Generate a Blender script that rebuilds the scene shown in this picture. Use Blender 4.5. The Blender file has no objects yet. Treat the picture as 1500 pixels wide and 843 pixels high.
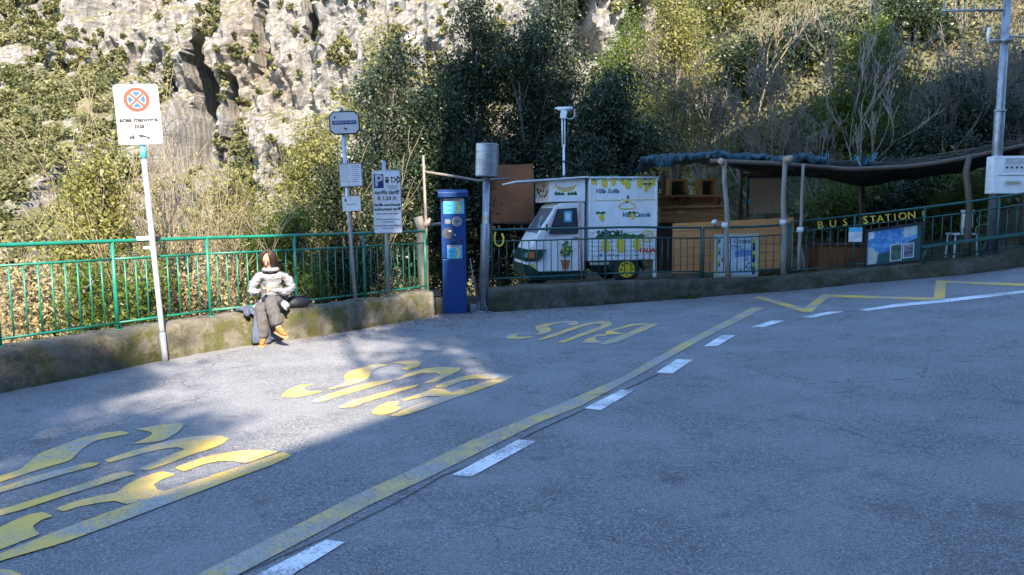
import bpy, bmesh, math, random
import numpy as np
from mathutils import Vector, Matrix, noise, Euler
R = math.radians
scene = bpy.context.scene
COL = scene.collection
random.seed(7)

# ------------------------------------------------------------------ camera
F = 1090.0
CAM = Vector((0, 0, 1.58))
PITCH, ROLL = R(5.8), 0.013
ROT = Matrix.Rotation(R(90) - PITCH, 3, 'X') @ Matrix.Rotation(-ROLL, 3, 'Z')
cam = bpy.data.cameras.new('camera')
cam.sensor_width = 36.0
cam.lens = F / 1500 * 36
cam.clip_start, cam.clip_end = 0.05, 1500
camo = bpy.data.objects.new('camera', cam)
COL.objects.link(camo)
camo.location = CAM
camo.rotation_euler = ROT.to_euler()
scene.camera = camo

def ray(px, py):
    return (ROT @ Vector(((px - 750) / F, (421.5 - py) / F, -1))).normalized()

def at(px, py, Y):
    d = ray(px, py)
    return CAM + d * (Y / d.y)

# ------------------------------------------------------------------ road surface height
def g(X, Y):
    z = -0.008 * max(-3.0, Y - 6) if Y < 16 else -0.08
    if X > 2:
        x = min(X, 10.0)
        z += 0.012 * (x - 2) ** 2 + (X - x) * 0.19
    return z

def gp(px, py, dz=0.0):
    """where the sight line of a photo pixel meets the road"""
    d = ray(px, py)
    lo, hi = 0.5, 60.0
    for _ in range(60):
        m = (lo + hi) / 2
        p = CAM + d * m
        if p.z > g(p.x, p.y): lo = m
        else: hi = m
    p = CAM + d * lo
    p.z = g(p.x, p.y) + dz
    return p

# ------------------------------------------------------------------ mesh builder
class MB:
    def __init__(s):
        s.v, s.f, s.mi, s.mats = [], [], [], []
    def m(s, mat):
        if mat not in s.mats: s.mats.append(mat)
        return s.mats.index(mat)
    def add(s, vs, fs, mat, M=None):
        b = len(s.v)
        if M is not None: vs = [M @ Vector(p) for p in vs]
        s.v += [tuple(p) for p in vs]
        k = s.m(mat)
        for f in fs:
            s.f.append([i + b for i in f]); s.mi.append(k)
        return s
    def box(s, c, sz, mat, M=None, rot=None):
        x, y, z = sz[0] / 2, sz[1] / 2, sz[2] / 2
        vs = [Vector(p) for p in [(-x,-y,-z),(x,-y,-z),(x,y,-z),(-x,y,-z),(-x,-y,z),(x,-y,z),(x,y,z),(-x,y,z)]]
        if rot: 
            e = Euler(rot).to_matrix(); vs = [e @ p for p in vs]
        vs = [p + Vector(c) for p in vs]
        return s.add(vs, [(0,3,2,1),(4,5,6,7),(0,1,5,4),(1,2,6,5),(2,3,7,6),(3,0,4,7)], mat, M)
    def tube(s, pts, rad, mat, n=8, M=None, cap=True):
        pts = [Vector(p) for p in pts]
        if not hasattr(rad, '__len__'): rad = [rad] * len(pts)
        vs, fs = [], []
        ref = None
        for i, p in enumerate(pts):
            t = (pts[min(i + 1, len(pts) - 1)] - pts[max(i - 1, 0)])
            t = t.normalized() if t.length > 1e-9 else Vector((0, 0, 1))
            if ref is None:
                ref = t.orthogonal().normalized()
            ref = (ref - t * ref.dot(t))
            ref = ref.normalized() if ref.length > 1e-6 else t.orthogonal().normalized()
            b = t.cross(ref)
            for k in range(n):
                a = 2 * math.pi * k / n
                vs.append(p + (ref * math.cos(a) + b * math.sin(a)) * rad[i])
        for i in range(len(pts) - 1):
            for k in range(n):
                a, b2 = i * n + k, i * n + (k + 1) % n
                fs.append((a, b2, b2 + n, a + n))
        if cap:
            fs.append(tuple(range(n))[::-1]); fs.append(tuple(range((len(pts) - 1) * n, len(pts) * n)))
        return s.add(vs, fs, mat, M)
    def prism(s, poly, h, mat, M=None):
        """poly in local XY, extruded along local Z from 0 to h"""
        n = len(poly)
        a = sum(poly[i][0] * poly[(i + 1) % n][1] - poly[(i + 1) % n][0] * poly[i][1] for i in range(n))
        if a < 0: poly = poly[::-1]
        vs = [(p[0], p[1], 0) for p in poly] + [(p[0], p[1], h) for p in poly]
        fs = [tuple(range(n))[::-1], tuple(range(n, 2 * n))]
        for i in range(n):
            j = (i + 1) % n
            fs.append((i, j, j + n, i + n))
        return s.add(vs, fs, mat, M)
    def lathe(s, prof, mat, n=20, M=None):
        """prof: (radius, z)"""
        vs, fs = [], []
        for r, z in prof:
            for k in range(n):
                a = 2 * math.pi * k / n
                vs.append((r * math.cos(a), r * math.sin(a), z))
        for i in range(len(prof) - 1):
            for k in range(n):
                a, b = i * n + k, i * n + (k + 1) % n
                fs.append((a, b, b + n, a + n))
        fs.append(tuple(range(n))[::-1]); fs.append(tuple(range((len(prof) - 1) * n, len(prof) * n)))
        return s.add(vs, fs, mat, M)
    def blob(s, c, r, mat, nu=12, nv=8, M=None, jit=0.0, seed=0):
        vs, fs = [], []
        rn = random.Random(seed)
        for i in range(nv + 1):
            th = math.pi * i / nv
            for k in range(nu):
                a = 2 * math.pi * k / nu
                q = 1 + jit * (rn.random() - .5)
                vs.append((c[0] + r[0] * math.sin(th) * math.cos(a) * q, c[1] + r[1] * math.sin(th) * math.sin(a) * q, c[2] + r[2] * math.cos(th) * q))
        for i in range(nv):
            for k in range(nu):
                a, b = i * nu + k, i * nu + (k + 1) % nu
                fs.append((a, a + nu, b + nu, b))
        return s.add(vs, fs, mat, M)
    def grid(s, fn, nu, nv, mat, M=None):
        vs = [fn(i / nu, j / nv) for j in range(nv + 1) for i in range(nu + 1)]
        fs = [(j * (nu + 1) + i, j * (nu + 1) + i + 1, (j + 1) * (nu + 1) + i + 1, (j + 1) * (nu + 1) + i) for j in range(nv) for i in range(nu)]
        return s.add(vs, fs, mat, M)
    def text(s, body, size, mat, M, shear=0.0, align='CENTER', ext=0.0008, bold=0.0, space=1.0):
        c = bpy.data.curves.new('t', 'FONT')
        c.body = body; c.size = size; c.shear = shear; c.align_x = align; c.align_y = 'CENTER'
        c.extrude = ext; c.offset = bold; c.resolution_u = 2; c.space_character = space
        o = bpy.data.objects.new('t', c); COL.objects.link(o)
        dg = bpy.context.evaluated_depsgraph_get()
        me = bpy.data.meshes.new_from_object(o.evaluated_get(dg))
        s.add([v.co.copy() for v in me.vertices], [tuple(p.vertices) for p in me.polygons], mat, M)
        bpy.data.objects.remove(o); bpy.data.curves.remove(c); bpy.data.meshes.remove(me)
        return s
    def build(s, name, parent=None, smooth=False, bevel=0.0, loc=None):
        me = bpy.data.meshes.new(name)
        vs = s.v
        if loc is not None: vs = [(p[0] - loc[0], p[1] - loc[1], p[2] - loc[2]) for p in vs]
        me.from_pydata(vs, [], s.f)
        for mt in s.mats: me.materials.append(mt)
        me.polygons.foreach_set('material_index', s.mi)
        me.polygons.foreach_set('use_smooth', [smooth] * len(s.f))
        me.update()
        o = bpy.data.objects.new(name, me); COL.objects.link(o)
        if parent is not None: o.parent = parent
        if loc is not None: o.location = loc
        if bevel:
            b = o.modifiers.new('bevel', 'BEVEL'); b.width = bevel; b.segments = 2; b.limit_method = 'ANGLE'
        if smooth == 'auto': pass
        return o

def tag(o, label, cat, group=None):
    o['label'] = label; o['category'] = cat
    if group: o['group'] = group
    return o
def struct(o):
    o['kind'] = 'structure'; return o
def stuff(o):
    o['kind'] = 'stuff'; return o
def thing(name, label, cat, loc=(0, 0, 0), rotz=0.0, group=None, mat3=None):
    o = bpy.data.objects.new(name, None); COL.objects.link(o)
    o.empty_display_size = 0.1
    o.location = loc
    o.rotation_euler = mat3.to_euler() if mat3 is not None else (0, 0, rotz)
    return tag(o, label, cat, group)
def dup(root, loc, rotz, label, scale=1.0, group=None):
    r = root.copy(); COL.objects.link(r)
    r.location = loc; r.rotation_euler = (0, 0, rotz); r.scale = (scale, scale, scale)
    r['label'] = label
    if group: r['group'] = group
    for ch in list(root.children):
        c = ch.copy(); COL.objects.link(c); c.parent = r
        for gch in ch.children:
            d = gch.copy(); COL.objects.link(d); d.parent = c
    return r
def axes(zdir, facing=0.0):
    """frame whose z runs along zdir and whose -y faces the viewer turned by 'facing'"""
    z = Vector(zdir).normalized()
    x = Vector((math.cos(facing), math.sin(facing), 0))
    y = z.cross(x).normalized(); x = y.cross(z).normalized()
    return Matrix((x, y, z)).transposed()

# panels: x right, y up on a face that looks to local -y
def face(x, y, z):
    return Matrix.Translation((x, y, z)) @ Matrix.Rotation(R(90), 4, 'X')

# ------------------------------------------------------------------ materials
def newmat(name):
    m = bpy.data.materials.new(name); m.use_nodes = True
    nt = m.node_tree
    return m, nt, nt.nodes['Principled BSDF'], nt.nodes, nt.links
def N(nt, t, **kw):
    n = nt.nodes.new(t)
    for k, v in kw.items():
        if k in n.inputs: n.inputs[k].default_value = v
        else: setattr(n, k, v)
    return n
def col(c): return (c[0], c[1], c[2], 1)
def noise_n(nt, co, scale, detail=4, rough=.6):
    n = N(nt, 'ShaderNodeTexNoise'); n.inputs['Scale'].default_value = scale
    n.inputs['Detail'].default_value = detail; n.inputs['Roughness'].default_value = rough
    nt.links.new(co, n.inputs['Vector']); return n
def ramp(nt, fac, a, b, c0=(0,0,0), c1=(1,1,1)):
    r = N(nt, 'ShaderNodeValToRGB')
    r.color_ramp.elements[0].position = a; r.color_ramp.elements[1].position = b
    r.color_ramp.elements[0].color = col(c0); r.color_ramp.elements[1].color = col(c1)
    nt.links.new(fac, r.inputs[0]); return r
def mixc(nt, fac, a, b):
    m = N(nt, 'ShaderNodeMix', data_type='RGBA')
    for sock, val in ((m.inputs[0], fac), (m.inputs[6], a), (m.inputs[7], b)):
        if isinstance(val, bpy.types.NodeSocket): nt.links.new(val, sock)
        elif isinstance(val, (int, float)): sock.default_value = val
        else: sock.default_value = col(val)
    return m.outputs[2]
def bump(nt, b, h, strength, dist=0.01):
    n = N(nt, 'ShaderNodeBump'); n.inputs['Strength'].default_value = strength; n.inputs['Distance'].default_value = dist
    nt.links.new(h, n.inputs['Height']); nt.links.new(n.outputs[0], b.inputs['Normal']); return n

def pm(name, c, c2=None, scale=6, rough=.6, metal=0.0, bmp=.15, bscale=60, lo=.4, hi=.65, stretch=None, dist=.01, dirt=None):
    m, nt, b, _, L = newmat(name)
    tc = N(nt, 'ShaderNodeTexCoord'); co = tc.outputs['Object']
    if stretch:
        mp = N(nt, 'ShaderNodeMapping'); mp.inputs['Scale'].default_value = stretch
        L.new(co, mp.inputs[0]); co = mp.outputs[0]
    if c2 is None: c2 = tuple(x * .82 for x in c)
    n = noise_n(nt, co, scale, 5)
    r = ramp(nt, n.outputs[0], lo, hi)
    out = mixc(nt, r.outputs[0], c, c2)
    if dirt:
        n3 = noise_n(nt, co, scale * 2.7, 8, .7)
        r3 = ramp(nt, n3.outputs[0], .55, .72)
        out = mixc(nt, r3.outputs[0], out, dirt)
    L.new(out, b.inputs['Base Color'])
    b.inputs['Roughness'].default_value = rough; b.inputs['Metallic'].default_value = metal
    if bmp:
        n2 = noise_n(nt, co, bscale, 6, .65)
        bump(nt, b, n2.outputs[0], bmp, dist)
    return m

def leafmat(name, dark, light, trans=.3, rough=.45):
    m, nt, b, _, L = newmat(name)
    a = N(nt, 'ShaderNodeAttribute', attribute_name='tint')
    r = ramp(nt, a.outputs['Fac'], 0, 1, dark, light)
    L.new(r.outputs[0], b.inputs['Base Color'])
    b.inputs['Roughness'].default_value = rough
    b.inputs['Specular IOR Level'].default_value = .35
    t = N(nt, 'ShaderNodeBsdfTranslucent')
    tint = mixc(nt, .4, r.outputs[0], tuple(min(1, x * 1.6) for x in (light[0], light[1], light[2] * .5)))
    L.new(tint, t.inputs['Color'])
    mx = N(nt, 'ShaderNodeMixShader'); mx.inputs[0].default_value = trans
    L.new(b.outputs[0], mx.inputs[1]); L.new(t.outputs[0], mx.inputs[2])
    L.new(mx.outputs[0], nt.nodes['Material Output'].inputs['Surface'])
    return m

def asphalt_nodes(nt, L):
    tc = N(nt, 'ShaderNodeTexCoord'); co = tc.outputs['Object']
    fine = noise_n(nt, co, 85, 5, .8)
    mid = noise_n(nt, co, 22, 6, .7)
    big = noise_n(nt, co, 1.1, 6, .62)
    vor = N(nt, 'ShaderNodeTexVoronoi'); vor.inputs['Scale'].default_value = 95; L.new(co, vor.inputs['Vector'])
    gr = noise_n(nt, co, 48, 2, .6); 
    c = mixc(nt, ramp(nt, fine.outputs[0], .40, .62).outputs[0], (.085, .085, .085), (.64, .63, .63))
    c = mixc(nt, ramp(nt, gr.outputs[0], .52, .68, (0,0,0), (.8,.8,.8)).outputs[0], c, (.09, .09, .09))
    c = mixc(nt, ramp(nt, gr.outputs[0], .32, .40, (.55,.55,.55), (0,0,0)).outputs[0], c, (.6, .59, .58))
    c = mixc(nt, ramp(nt, vor.outputs['Distance'], .2, .62, (0,0,0), (.5,.5,.5)).outputs[0], c, (.09, .09, .09))
    c = mixc(nt, ramp(nt, mid.outputs[0], .38, .66, (0,0,0), (.6,.6,.6)).outputs[0], c, (.15, .15, .15))
    c = mixc(nt, ramp(nt, big.outputs[0], .42, .62, (0,0,0), (.4,.4,.4)).outputs[0], c, (.36, .35, .35))
    # oil spots and dark patches
    mp = N(nt, 'ShaderNodeMapping'); mp.inputs['Scale'].default_value = (1, 1.3, 1); L.new(co, mp.inputs[0])
    sp = noise_n(nt, mp.outputs[0], 2.6, 3, .5)
    c = mixc(nt, ramp(nt, sp.outputs[0], .61, .74, (0,0,0), (.5,.5,.5)).outputs[0], c, (.075, .073, .072))
    # cracks
    wob = noise_n(nt, co, 3.0, 5, .6)
    add = N(nt, 'ShaderNodeMixRGB', blend_type='ADD'); add.inputs[0].default_value = .35
    L.new(co, add.inputs[1]); L.new(wob.outputs['Color'], add.inputs[2])
    cr = N(nt, 'ShaderNodeTexVoronoi', feature='DISTANCE_TO_EDGE'); cr.inputs['Scale'].default_value = .8
    L.new(add.outputs[0], cr.inputs['Vector'])
    msk = noise_n(nt, co, .45, 3)
    crk = ramp(nt, cr.outputs['Distance'], .001, .006, (1,1,1), (0,0,0))
    mul = N(nt, 'ShaderNodeMath', operation='MULTIPLY'); L.new(crk.outputs[0], mul.inputs[0])
    L.new(ramp(nt, msk.outputs[0], .5, .6, (0,0,0), (.8,.8,.8)).outputs[0], mul.inputs[1])
    c = mixc(nt, mul.outputs[0], c, (.03, .028, .026))
    return co, c, fine, vor, mul

def asphalt():
    m, nt, b, _, L = newmat('asphalt')
    co, c, fine, vor, crk = asphalt_nodes(nt, L)
    L.new(c, b.inputs['Base Color']); b.inputs['Roughness'].default_value = .85
    b.inputs['Specular IOR Level'].default_value = .3
    h = N(nt, 'ShaderNodeMath', operation='SUBTRACT'); L.new(fine.outputs[0], h.inputs[0]); L.new(vor.outputs['Distance'], h.inputs[1])
    bump(nt, b, h.outputs[0], 1.0, .012)
    return m
def paint(name, c, c2, wear=.56):
    m, nt, b, _, L = newmat(name)
    co, ac, fine, vor, crk = asphalt_nodes(nt, L)
    n = noise_n(nt, co, 46, 9, .85); n2 = noise_n(nt, co, 2.2, 4, .6)
    ad = N(nt, 'ShaderNodeMath', operation='MULTIPLY_ADD'); ad.inputs[1].default_value = .55; L.new(n2.outputs[0], ad.inputs[0]); 
    L.new(n.outputs[0], ad.inputs[2])
    w = ramp(nt, ad.outputs[0], wear + .24, wear + .34)
    pc = mixc(nt, ramp(nt, n2.outputs[0], .35, .65).outputs[0], c, c2)
    out = mixc(nt, w.outputs[0], pc, ac)
    out = mixc(nt, crk.outputs[0], out, (.04, .037, .03))
    L.new(out, b.inputs['Base Color']); b.inputs['Roughness'].default_value = .75
    bump(nt, b, fine.outputs[0], .45, .006)
    return m

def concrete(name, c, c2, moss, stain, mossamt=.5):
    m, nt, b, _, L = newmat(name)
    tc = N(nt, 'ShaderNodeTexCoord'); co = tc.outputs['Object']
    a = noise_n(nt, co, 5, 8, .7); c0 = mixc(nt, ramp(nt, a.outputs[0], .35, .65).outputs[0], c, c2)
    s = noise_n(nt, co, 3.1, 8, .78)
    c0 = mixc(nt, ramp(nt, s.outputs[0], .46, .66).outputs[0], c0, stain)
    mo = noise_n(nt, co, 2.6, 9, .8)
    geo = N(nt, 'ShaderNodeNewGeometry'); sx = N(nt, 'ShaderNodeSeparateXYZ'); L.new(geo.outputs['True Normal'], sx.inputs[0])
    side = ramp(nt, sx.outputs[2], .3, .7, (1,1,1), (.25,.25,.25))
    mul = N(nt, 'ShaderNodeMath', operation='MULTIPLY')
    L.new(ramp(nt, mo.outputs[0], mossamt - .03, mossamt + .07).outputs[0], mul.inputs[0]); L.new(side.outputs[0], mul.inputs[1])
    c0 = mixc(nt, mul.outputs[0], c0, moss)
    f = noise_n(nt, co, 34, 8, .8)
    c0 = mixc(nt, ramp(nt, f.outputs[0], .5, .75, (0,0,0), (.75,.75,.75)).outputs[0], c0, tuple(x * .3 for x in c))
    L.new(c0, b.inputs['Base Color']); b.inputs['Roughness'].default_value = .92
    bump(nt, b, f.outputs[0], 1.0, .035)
    return m

def wood(name, c, c2, scale=3, stretch=(1, 1, 14), rough=.6):
    return pm(name, c, c2, scale=scale, rough=rough, bmp=.3, bscale=20, stretch=stretch, lo=.35, hi=.7, dirt=tuple(x * .45 for x in c))

M_asph = asphalt()
M_yel = paint('yellow_road_paint', (.64, .41, .075), (.52, .35, .1), .515)
M_yel_line = paint('worn_yellow_road_paint', (.52, .37, .12), (.42, .31, .12), .47)
M_wht = paint('white_road_paint', (.74, .74, .73), (.6, .6, .6), .52)
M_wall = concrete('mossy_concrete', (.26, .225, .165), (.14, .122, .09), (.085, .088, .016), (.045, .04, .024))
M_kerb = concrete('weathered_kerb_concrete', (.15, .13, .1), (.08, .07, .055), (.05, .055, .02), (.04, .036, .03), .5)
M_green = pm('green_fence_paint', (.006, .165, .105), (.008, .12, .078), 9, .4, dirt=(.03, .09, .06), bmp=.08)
M_dgreen = pm('dark_and_shaded_green_paint', (.012, .085, .075), (.015, .055, .05), 9, .42, dirt=(.05, .045, .03), bmp=.08)  # railing green darkened in the colour for shade; also dark bench and frames
M_galv = pm('galvanised_steel', (.42, .44, .46), (.33, .35, .37), 12, .42, .55, bmp=.05)
M_steel = pm('dull_steel', (.3, .32, .34), (.2, .21, .22), 8, .45, .6, bmp=.06)
M_wpaint = pm('white_paint', (.78, .78, .77), (.7, .71, .71), 5, .4, bmp=.03, dirt=(.46, .45, .42))
M_white = pm('white_sign_face', (.44, .44, .44), (.41, .41, .41), 3, .45, bmp=0)
M_offwhite = pm('aged_white_sheet', (.62, .63, .64), (.52, .53, .55), 6, .5, bmp=.03, dirt=(.35, .35, .35))
M_red = pm('red_sign_paint', (.7, .045, .02), None, 3, .45, bmp=0)
M_blue = pm('blue_sign_paint', (.01, .09, .42), None, 3, .45, bmp=0)
M_black = pm('black_paint', (.015, .015, .017), None, 3, .5, bmp=0)
M_navy = pm('navy_paint', (.01, .02, .12), None, 3, .45, bmp=0)
M_cyan = pm('cyan_sticker', (.08, .42, .62), (.06, .33, .52), 3, .5, bmp=0)
M_mblue = pm('blue_machine_enamel', (.006, .046, .19), (.007, .036, .14), 4, .32, bmp=.03, dirt=(.02, .045, .16))
M_ygraphic = pm('yellow_graphic', (.75, .55, .05), None, 3, .5, bmp=0)
M_rubber = pm('rubber', (.02, .02, .02), (.035, .033, .03), 9, .85)
M_glass = pm('dark_cab_glass', (.03, .035, .04), (.05, .055, .065), 3, .3, bmp=0)
M_tgreen = pm('dark_green_truck_paint', (.004, .045, .035), (.006, .035, .028), 5, .35, bmp=.03)
M_yrim = pm('yellow_wheel_paint', (.75, .55, .01), (.6, .42, .015), 8, .45, dirt=(.2, .15, .03))
M_lemon = pm('lemon_yellow', (.72, .55, .05), (.55, .45, .08), 20, .5, bmp=0)
M_leafp = pm('painted_leaf_green', (.02, .1, .02), (.05, .16, .04), 20, .5, bmp=0)
M_rust = pm('rusty_orange_sheet', (.24, .085, .026), (.14, .05, .02), 2.2, .8, bmp=.1, bscale=18, dirt=(.13, .05, .025))
M_terra = pm('terracotta', (.42, .13, .05), None, 8, .8)
M_wood = wood('orange_timber', (.6, .28, .09), (.45, .2, .07))
M_woodh = wood('orange_planks', (.62, .29, .095), (.46, .2, .07), stretch=(1, 14, 14))
M_dwood = wood('dark_weathered_timber', (.12, .085, .06), (.07, .05, .035))
M_pole = wood('peeled_pole_wood', (.26, .22, .19), (.17, .14, .115), stretch=(6, 6, 1))
M_palewood = wood('pale_branch_wood', (.2, .175, .14), (.14, .12, .095), stretch=(6, 6, 1))
M_ply = wood('plywood_board', (.42, .3, .19), (.32, .23, .15), stretch=(6, 1, 1))
M_tarp = pm('blue_tarpaulin', (.01, .055, .075), (.007, .034, .048), 4, .4, bmp=.5, bscale=9, dist=.04)
M_net = pm('black_shade_netting', (.012, .011, .01), (.03, .025, .02), 25, .95, bmp=.6, bscale=50)
M_brush = wood('brushwood', (.1, .085, .07), (.06, .05, .04), stretch=(1, 8, 8))
M_bark = wood('grey_bark', (.17, .145, .12), (.11, .095, .08), stretch=(6, 6, 1), rough=.9)
M_palebark = wood('pale_bark', (.34, .29, .23), (.24, .2, .15), stretch=(6, 6, 1), rough=.9)
M_twig = pm('straw_twigs', (.31, .25, .15), (.21, .17, .1), 4, .8, bmp=0)
M_skin = pm('skin', (.55, .31, .22), (.5, .27, .19), 9, .5, bmp=.03)
M_hair = wood('brown_hair', (.045, .022, .014), (.025, .013, .009), scale=12, stretch=(8, 8, 1), rough=.45)
M_sweat = pm('pale_grey_knit', (.27, .27, .285), (.22, .22, .235), 14, .95, bmp=.4, bscale=120)
M_trous = pm('grey_corduroy', (.085, .08, .078), (.06, .056, .056), 14, .95, bmp=.3, bscale=90, stretch=(3, 3, .4))
M_shoe = pm('mustard_suede', (.3, .135, .025), (.24, .1, .02), 12, .9)
M_sole = pm('shoe_sole', (.35, .22, .1), None, 12, .8)
M_jacket = pm('slate_blue_cloth', (.07, .085, .125), (.05, .06, .09), 9, .85, bmp=.5, bscale=14, dist=.03)
M_bag = pm('black_nylon', (.018, .018, .022), (.03, .03, .035), 9, .6, bmp=.4, bscale=12, dist=.03)
M_lit_leaf = leafmat('dry_leaf', (.1, .06, .035), (.26, .18, .1), .15, .8)
M_oak = leafmat('holm_oak_leaf', (.007, .014, .006), (.04, .058, .022), .22, .4)
M_olive = leafmat('olive_yellow_leaf', (.07, .078, .02), (.29, .27, .085), .38, .5)
M_ivy = leafmat('bright_ivy_leaf', (.022, .05, .008), (.15, .19, .03), .4, .4)
M_grey = leafmat('grey_green_leaf', (.014, .024, .013), (.065, .085, .05), .22, .45)
M_dry = leafmat('straw_leaf', (.13, .105, .055), (.36, .29, .155), .3, .7)
M_scrub = leafmat('cliff_scrub_leaf', (.024, .036, .011), (.21, .19, .075), .22, .6)
# ------------------------------------------------------------------ foliage helpers
RG = np.random.default_rng(11)
def cloud(name, blobs, n, leaf, mat, parent=None, sub=30, spread=.2, flat=.5, up=.35, tintj=.35):
    """blobs: (cx,cy,cz, rx,ry,rz). Small leaf-shaped faces in many sub-clumps inside the blobs"""
    bl = np.array([b[:6] for b in blobs], float)
    w = (bl[:, 3] * bl[:, 4] * bl[:, 5]) ** .7; w /= w.sum()
    ns = sub * len(bl)
    bi = RG.choice(len(bl), ns, p=w)
    d = RG.normal(size=(ns, 3)); d /= np.linalg.norm(d, axis=1)[:, None]
    rr = RG.uniform(.35, 1.05, ns)[:, None]
    sc = bl[bi, :3] + d * rr * bl[bi, 3:6]
    st = RG.uniform(0, 1, ns); ssz = RG.uniform(.5, 1.5, ns) * spread
    k = RG.integers(0, ns, n)
    off = RG.normal(size=(n, 3)) * np.array([1, 1, .75]) * ssz[k][:, None]
    c = sc[k] + off
    nrm = RG.normal(size=(n, 3)) + d[k] * .5 + np.array([0, -.1, up]); nrm /= np.linalg.norm(nrm, axis=1)[:, None]
    t = RG.normal(size=(n, 3)); t -= nrm * (t * nrm).sum(1)[:, None]; t /= np.linalg.norm(t, axis=1)[:, None]
    b = np.cross(nrm, t)
    L = RG.uniform(leaf * .6, leaf * 1.35, n)[:, None]; W = L * flat
    v = np.stack([c - t * L * .5, c + b * W * .5 - nrm * L * .06, c + t * L * .5, c - b * W * .5 - nrm * L * .06], 1).reshape(-1, 3)
    tint = np.clip(st[k] * (1 - tintj) + RG.uniform(0, 1, n) * tintj, 0, 1)
    return leafmesh(name, v, tint, mat, parent)
def leafmesh(name, v, tint, mat, parent=None):
    n = len(tint)
    me = bpy.data.meshes.new(name)
    me.vertices.add(n * 4); me.vertices.foreach_set('co', np.ascontiguousarray(v, dtype=np.float32).ravel())
    me.loops.add(n * 4); me.loops.foreach_set('vertex_index', np.arange(n * 4, dtype=np.int32))
    me.polygons.add(n); me.polygons.foreach_set('loop_start', np.arange(0, n * 4, 4, dtype=np.int32))
    me.polygons.foreach_set('loop_total', np.full(n, 4, dtype=np.int32))
    a = me.attributes.new('tint', 'FLOAT', 'FACE'); a.data.foreach_set('value', tint.astype(np.float32))
    me.materials.append(mat); me.update(); me.validate()
    o = bpy.data.objects.new(name, me); COL.objects.link(o)
    if parent is not None: o.parent = parent
    return o

def branchy(mb, p, d, length, r, depth, mat, rn, spread=.6, up=.25, kids=(2, 3), shrink=.72, minr=.004, n=5, tips=None):
    pts, rad = [Vector(p)], [r]
    d = Vector(d).normalized(); seg = 4
    r1 = max(r * .62, minr)
    for i in range(seg):
        d = (d + Vector((rn.gauss(0, .085), rn.gauss(0, .085), rn.gauss(0, .07) + up * .07))).normalized()
        pts.append(pts[-1] + d * length / seg); rad.append(r + (r1 - r) * (i + 1) / seg)
    mb.tube(pts, rad, mat, n if r > .02 else 3, cap=False)
    if tips is not None: tips += pts[2:]
    if depth <= 0: return
    for k in range(rn.randint(*kids)):
        i = rn.randint(1, seg) if k else seg
        ax = Vector((rn.gauss(0, 1), rn.gauss(0, 1), rn.gauss(0, .6)))
        ax = ax - d * ax.dot(d)
        nd = (d + ax.normalized() * spread * rn.uniform(.6, 1.3) + Vector((0, 0, up * .5))).normalized()
        branchy(mb, pts[i], nd, length * shrink * rn.uniform(.75, 1.15), max(rad[i] * .68, minr), depth - 1, mat, rn, spread, up, kids, shrink, minr, n, tips)

def tree(name, label, loc, blobs, n, leaf, mat, trunk_r=.09, group=None, bark=None, sub=34, spread=.2, cat='tree', flat=.5):
    t = thing(name, label, cat, loc, 0, group)
    mb = MB(); rn = random.Random(hash(label) % 1000 if False else len(label) * 31 + int(abs(loc[0]) * 17))
    top = max(b[2] for b in blobs)
    cx = sum(b[0] for b in blobs) / len(blobs); cy = sum(b[1] for b in blobs) / len(blobs)
    p = [Vector((0, 0, -.3))]
    for i in range(1, 7):
        q = i / 6
        p.append(Vector((cx * q * .6 + rn.gauss(0, .08), cy * q * .6 + rn.gauss(0, .08), top * q)))
    mb.tube(p, [trunk_r * (1.15 - .85 * i / 6) for i in range(7)], bark or M_bark, 8)
    for b in blobs:
        q = min(5, max(1, int(b[2] / max(top, .1) * 4)))
        s = p[q]; e = Vector(b[:3])
        mid = (s + e) / 2 + Vector((rn.gauss(0, .12), rn.gauss(0, .12), .1))
        mb.tube([s, mid, e, e + Vector((rn.gauss(0, .3) * b[3], rn.gauss(0, .3) * b[4], b[5] * .6))], [trunk_r * .5, trunk_r * .36, trunk_r * .2, .008], bark or M_bark, 5)
        for _ in range(5):
            dd = Vector((rn.gauss(0, 1), rn.gauss(0, 1), rn.gauss(.3, .8))).normalized()
            mb.tube([mid, e + Vector((dd.x * b[3], dd.y * b[4], dd.z * b[5])) * .85], [.018, .005], bark or M_bark, 3, cap=False)
    mb.build('trunk', t, True)
    cloud('crown', blobs, n, leaf, mat, t, sub=sub, spread=spread, flat=flat)
    return t
def crown_blobs(rn, w, h, z0, k=9, dy=None):
    """irregular pile of clumps filling a crown about w wide and h tall whose bottom is z0"""
    out = []
    for i in range(k):
        q = (i + .5) / k
        wid = w * .5 * (math.sin(math.pi * min(1, .18 + q * .78)) ** .8)
        a = rn.uniform(0, 6.28); rr = rn.uniform(.15, .75) * wid
        s = rn.uniform(.75, 1.2)
        out.append((rr * math.cos(a), rr * math.sin(a) * (dy or .8), z0 + h * q, wid * .55 * s + .12, (wid * .5 * s + .12) * (dy or 1), h / k * 1.35 * s))
    return out
def bare_tree(name, label, loc, d, length, r, depth, mat, seed, group=None, cat='tree', leaves=None, **kw):
    t = thing(name, label, cat, loc, 0, group)
    rn = random.Random(seed); mb = MB(); tips = []
    starts = kw.pop('stems', 1)
    for k in range(starts):
        dd = Vector(d) + (Vector((rn.gauss(0, .4), rn.gauss(0, .4), 0)) if starts > 1 else Vector())
        branchy(mb, (rn.gauss(0, .12) if starts > 1 else 0, rn.gauss(0, .12) if starts > 1 else 0, -.3), dd, length * rn.uniform(.8, 1.1), r, depth, mat, rn, tips=tips, **kw)
    mb.build('branches', t, True)
    if leaves:
        n, lf, lm, sp = leaves
        T = np.array([tuple(q) for q in tips]); c = T[RG.integers(0, len(T), n)]
        cloud_at('leaves', c + RG.normal(size=(n, 3)) * sp, lf, lm, t)
    return t
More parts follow.
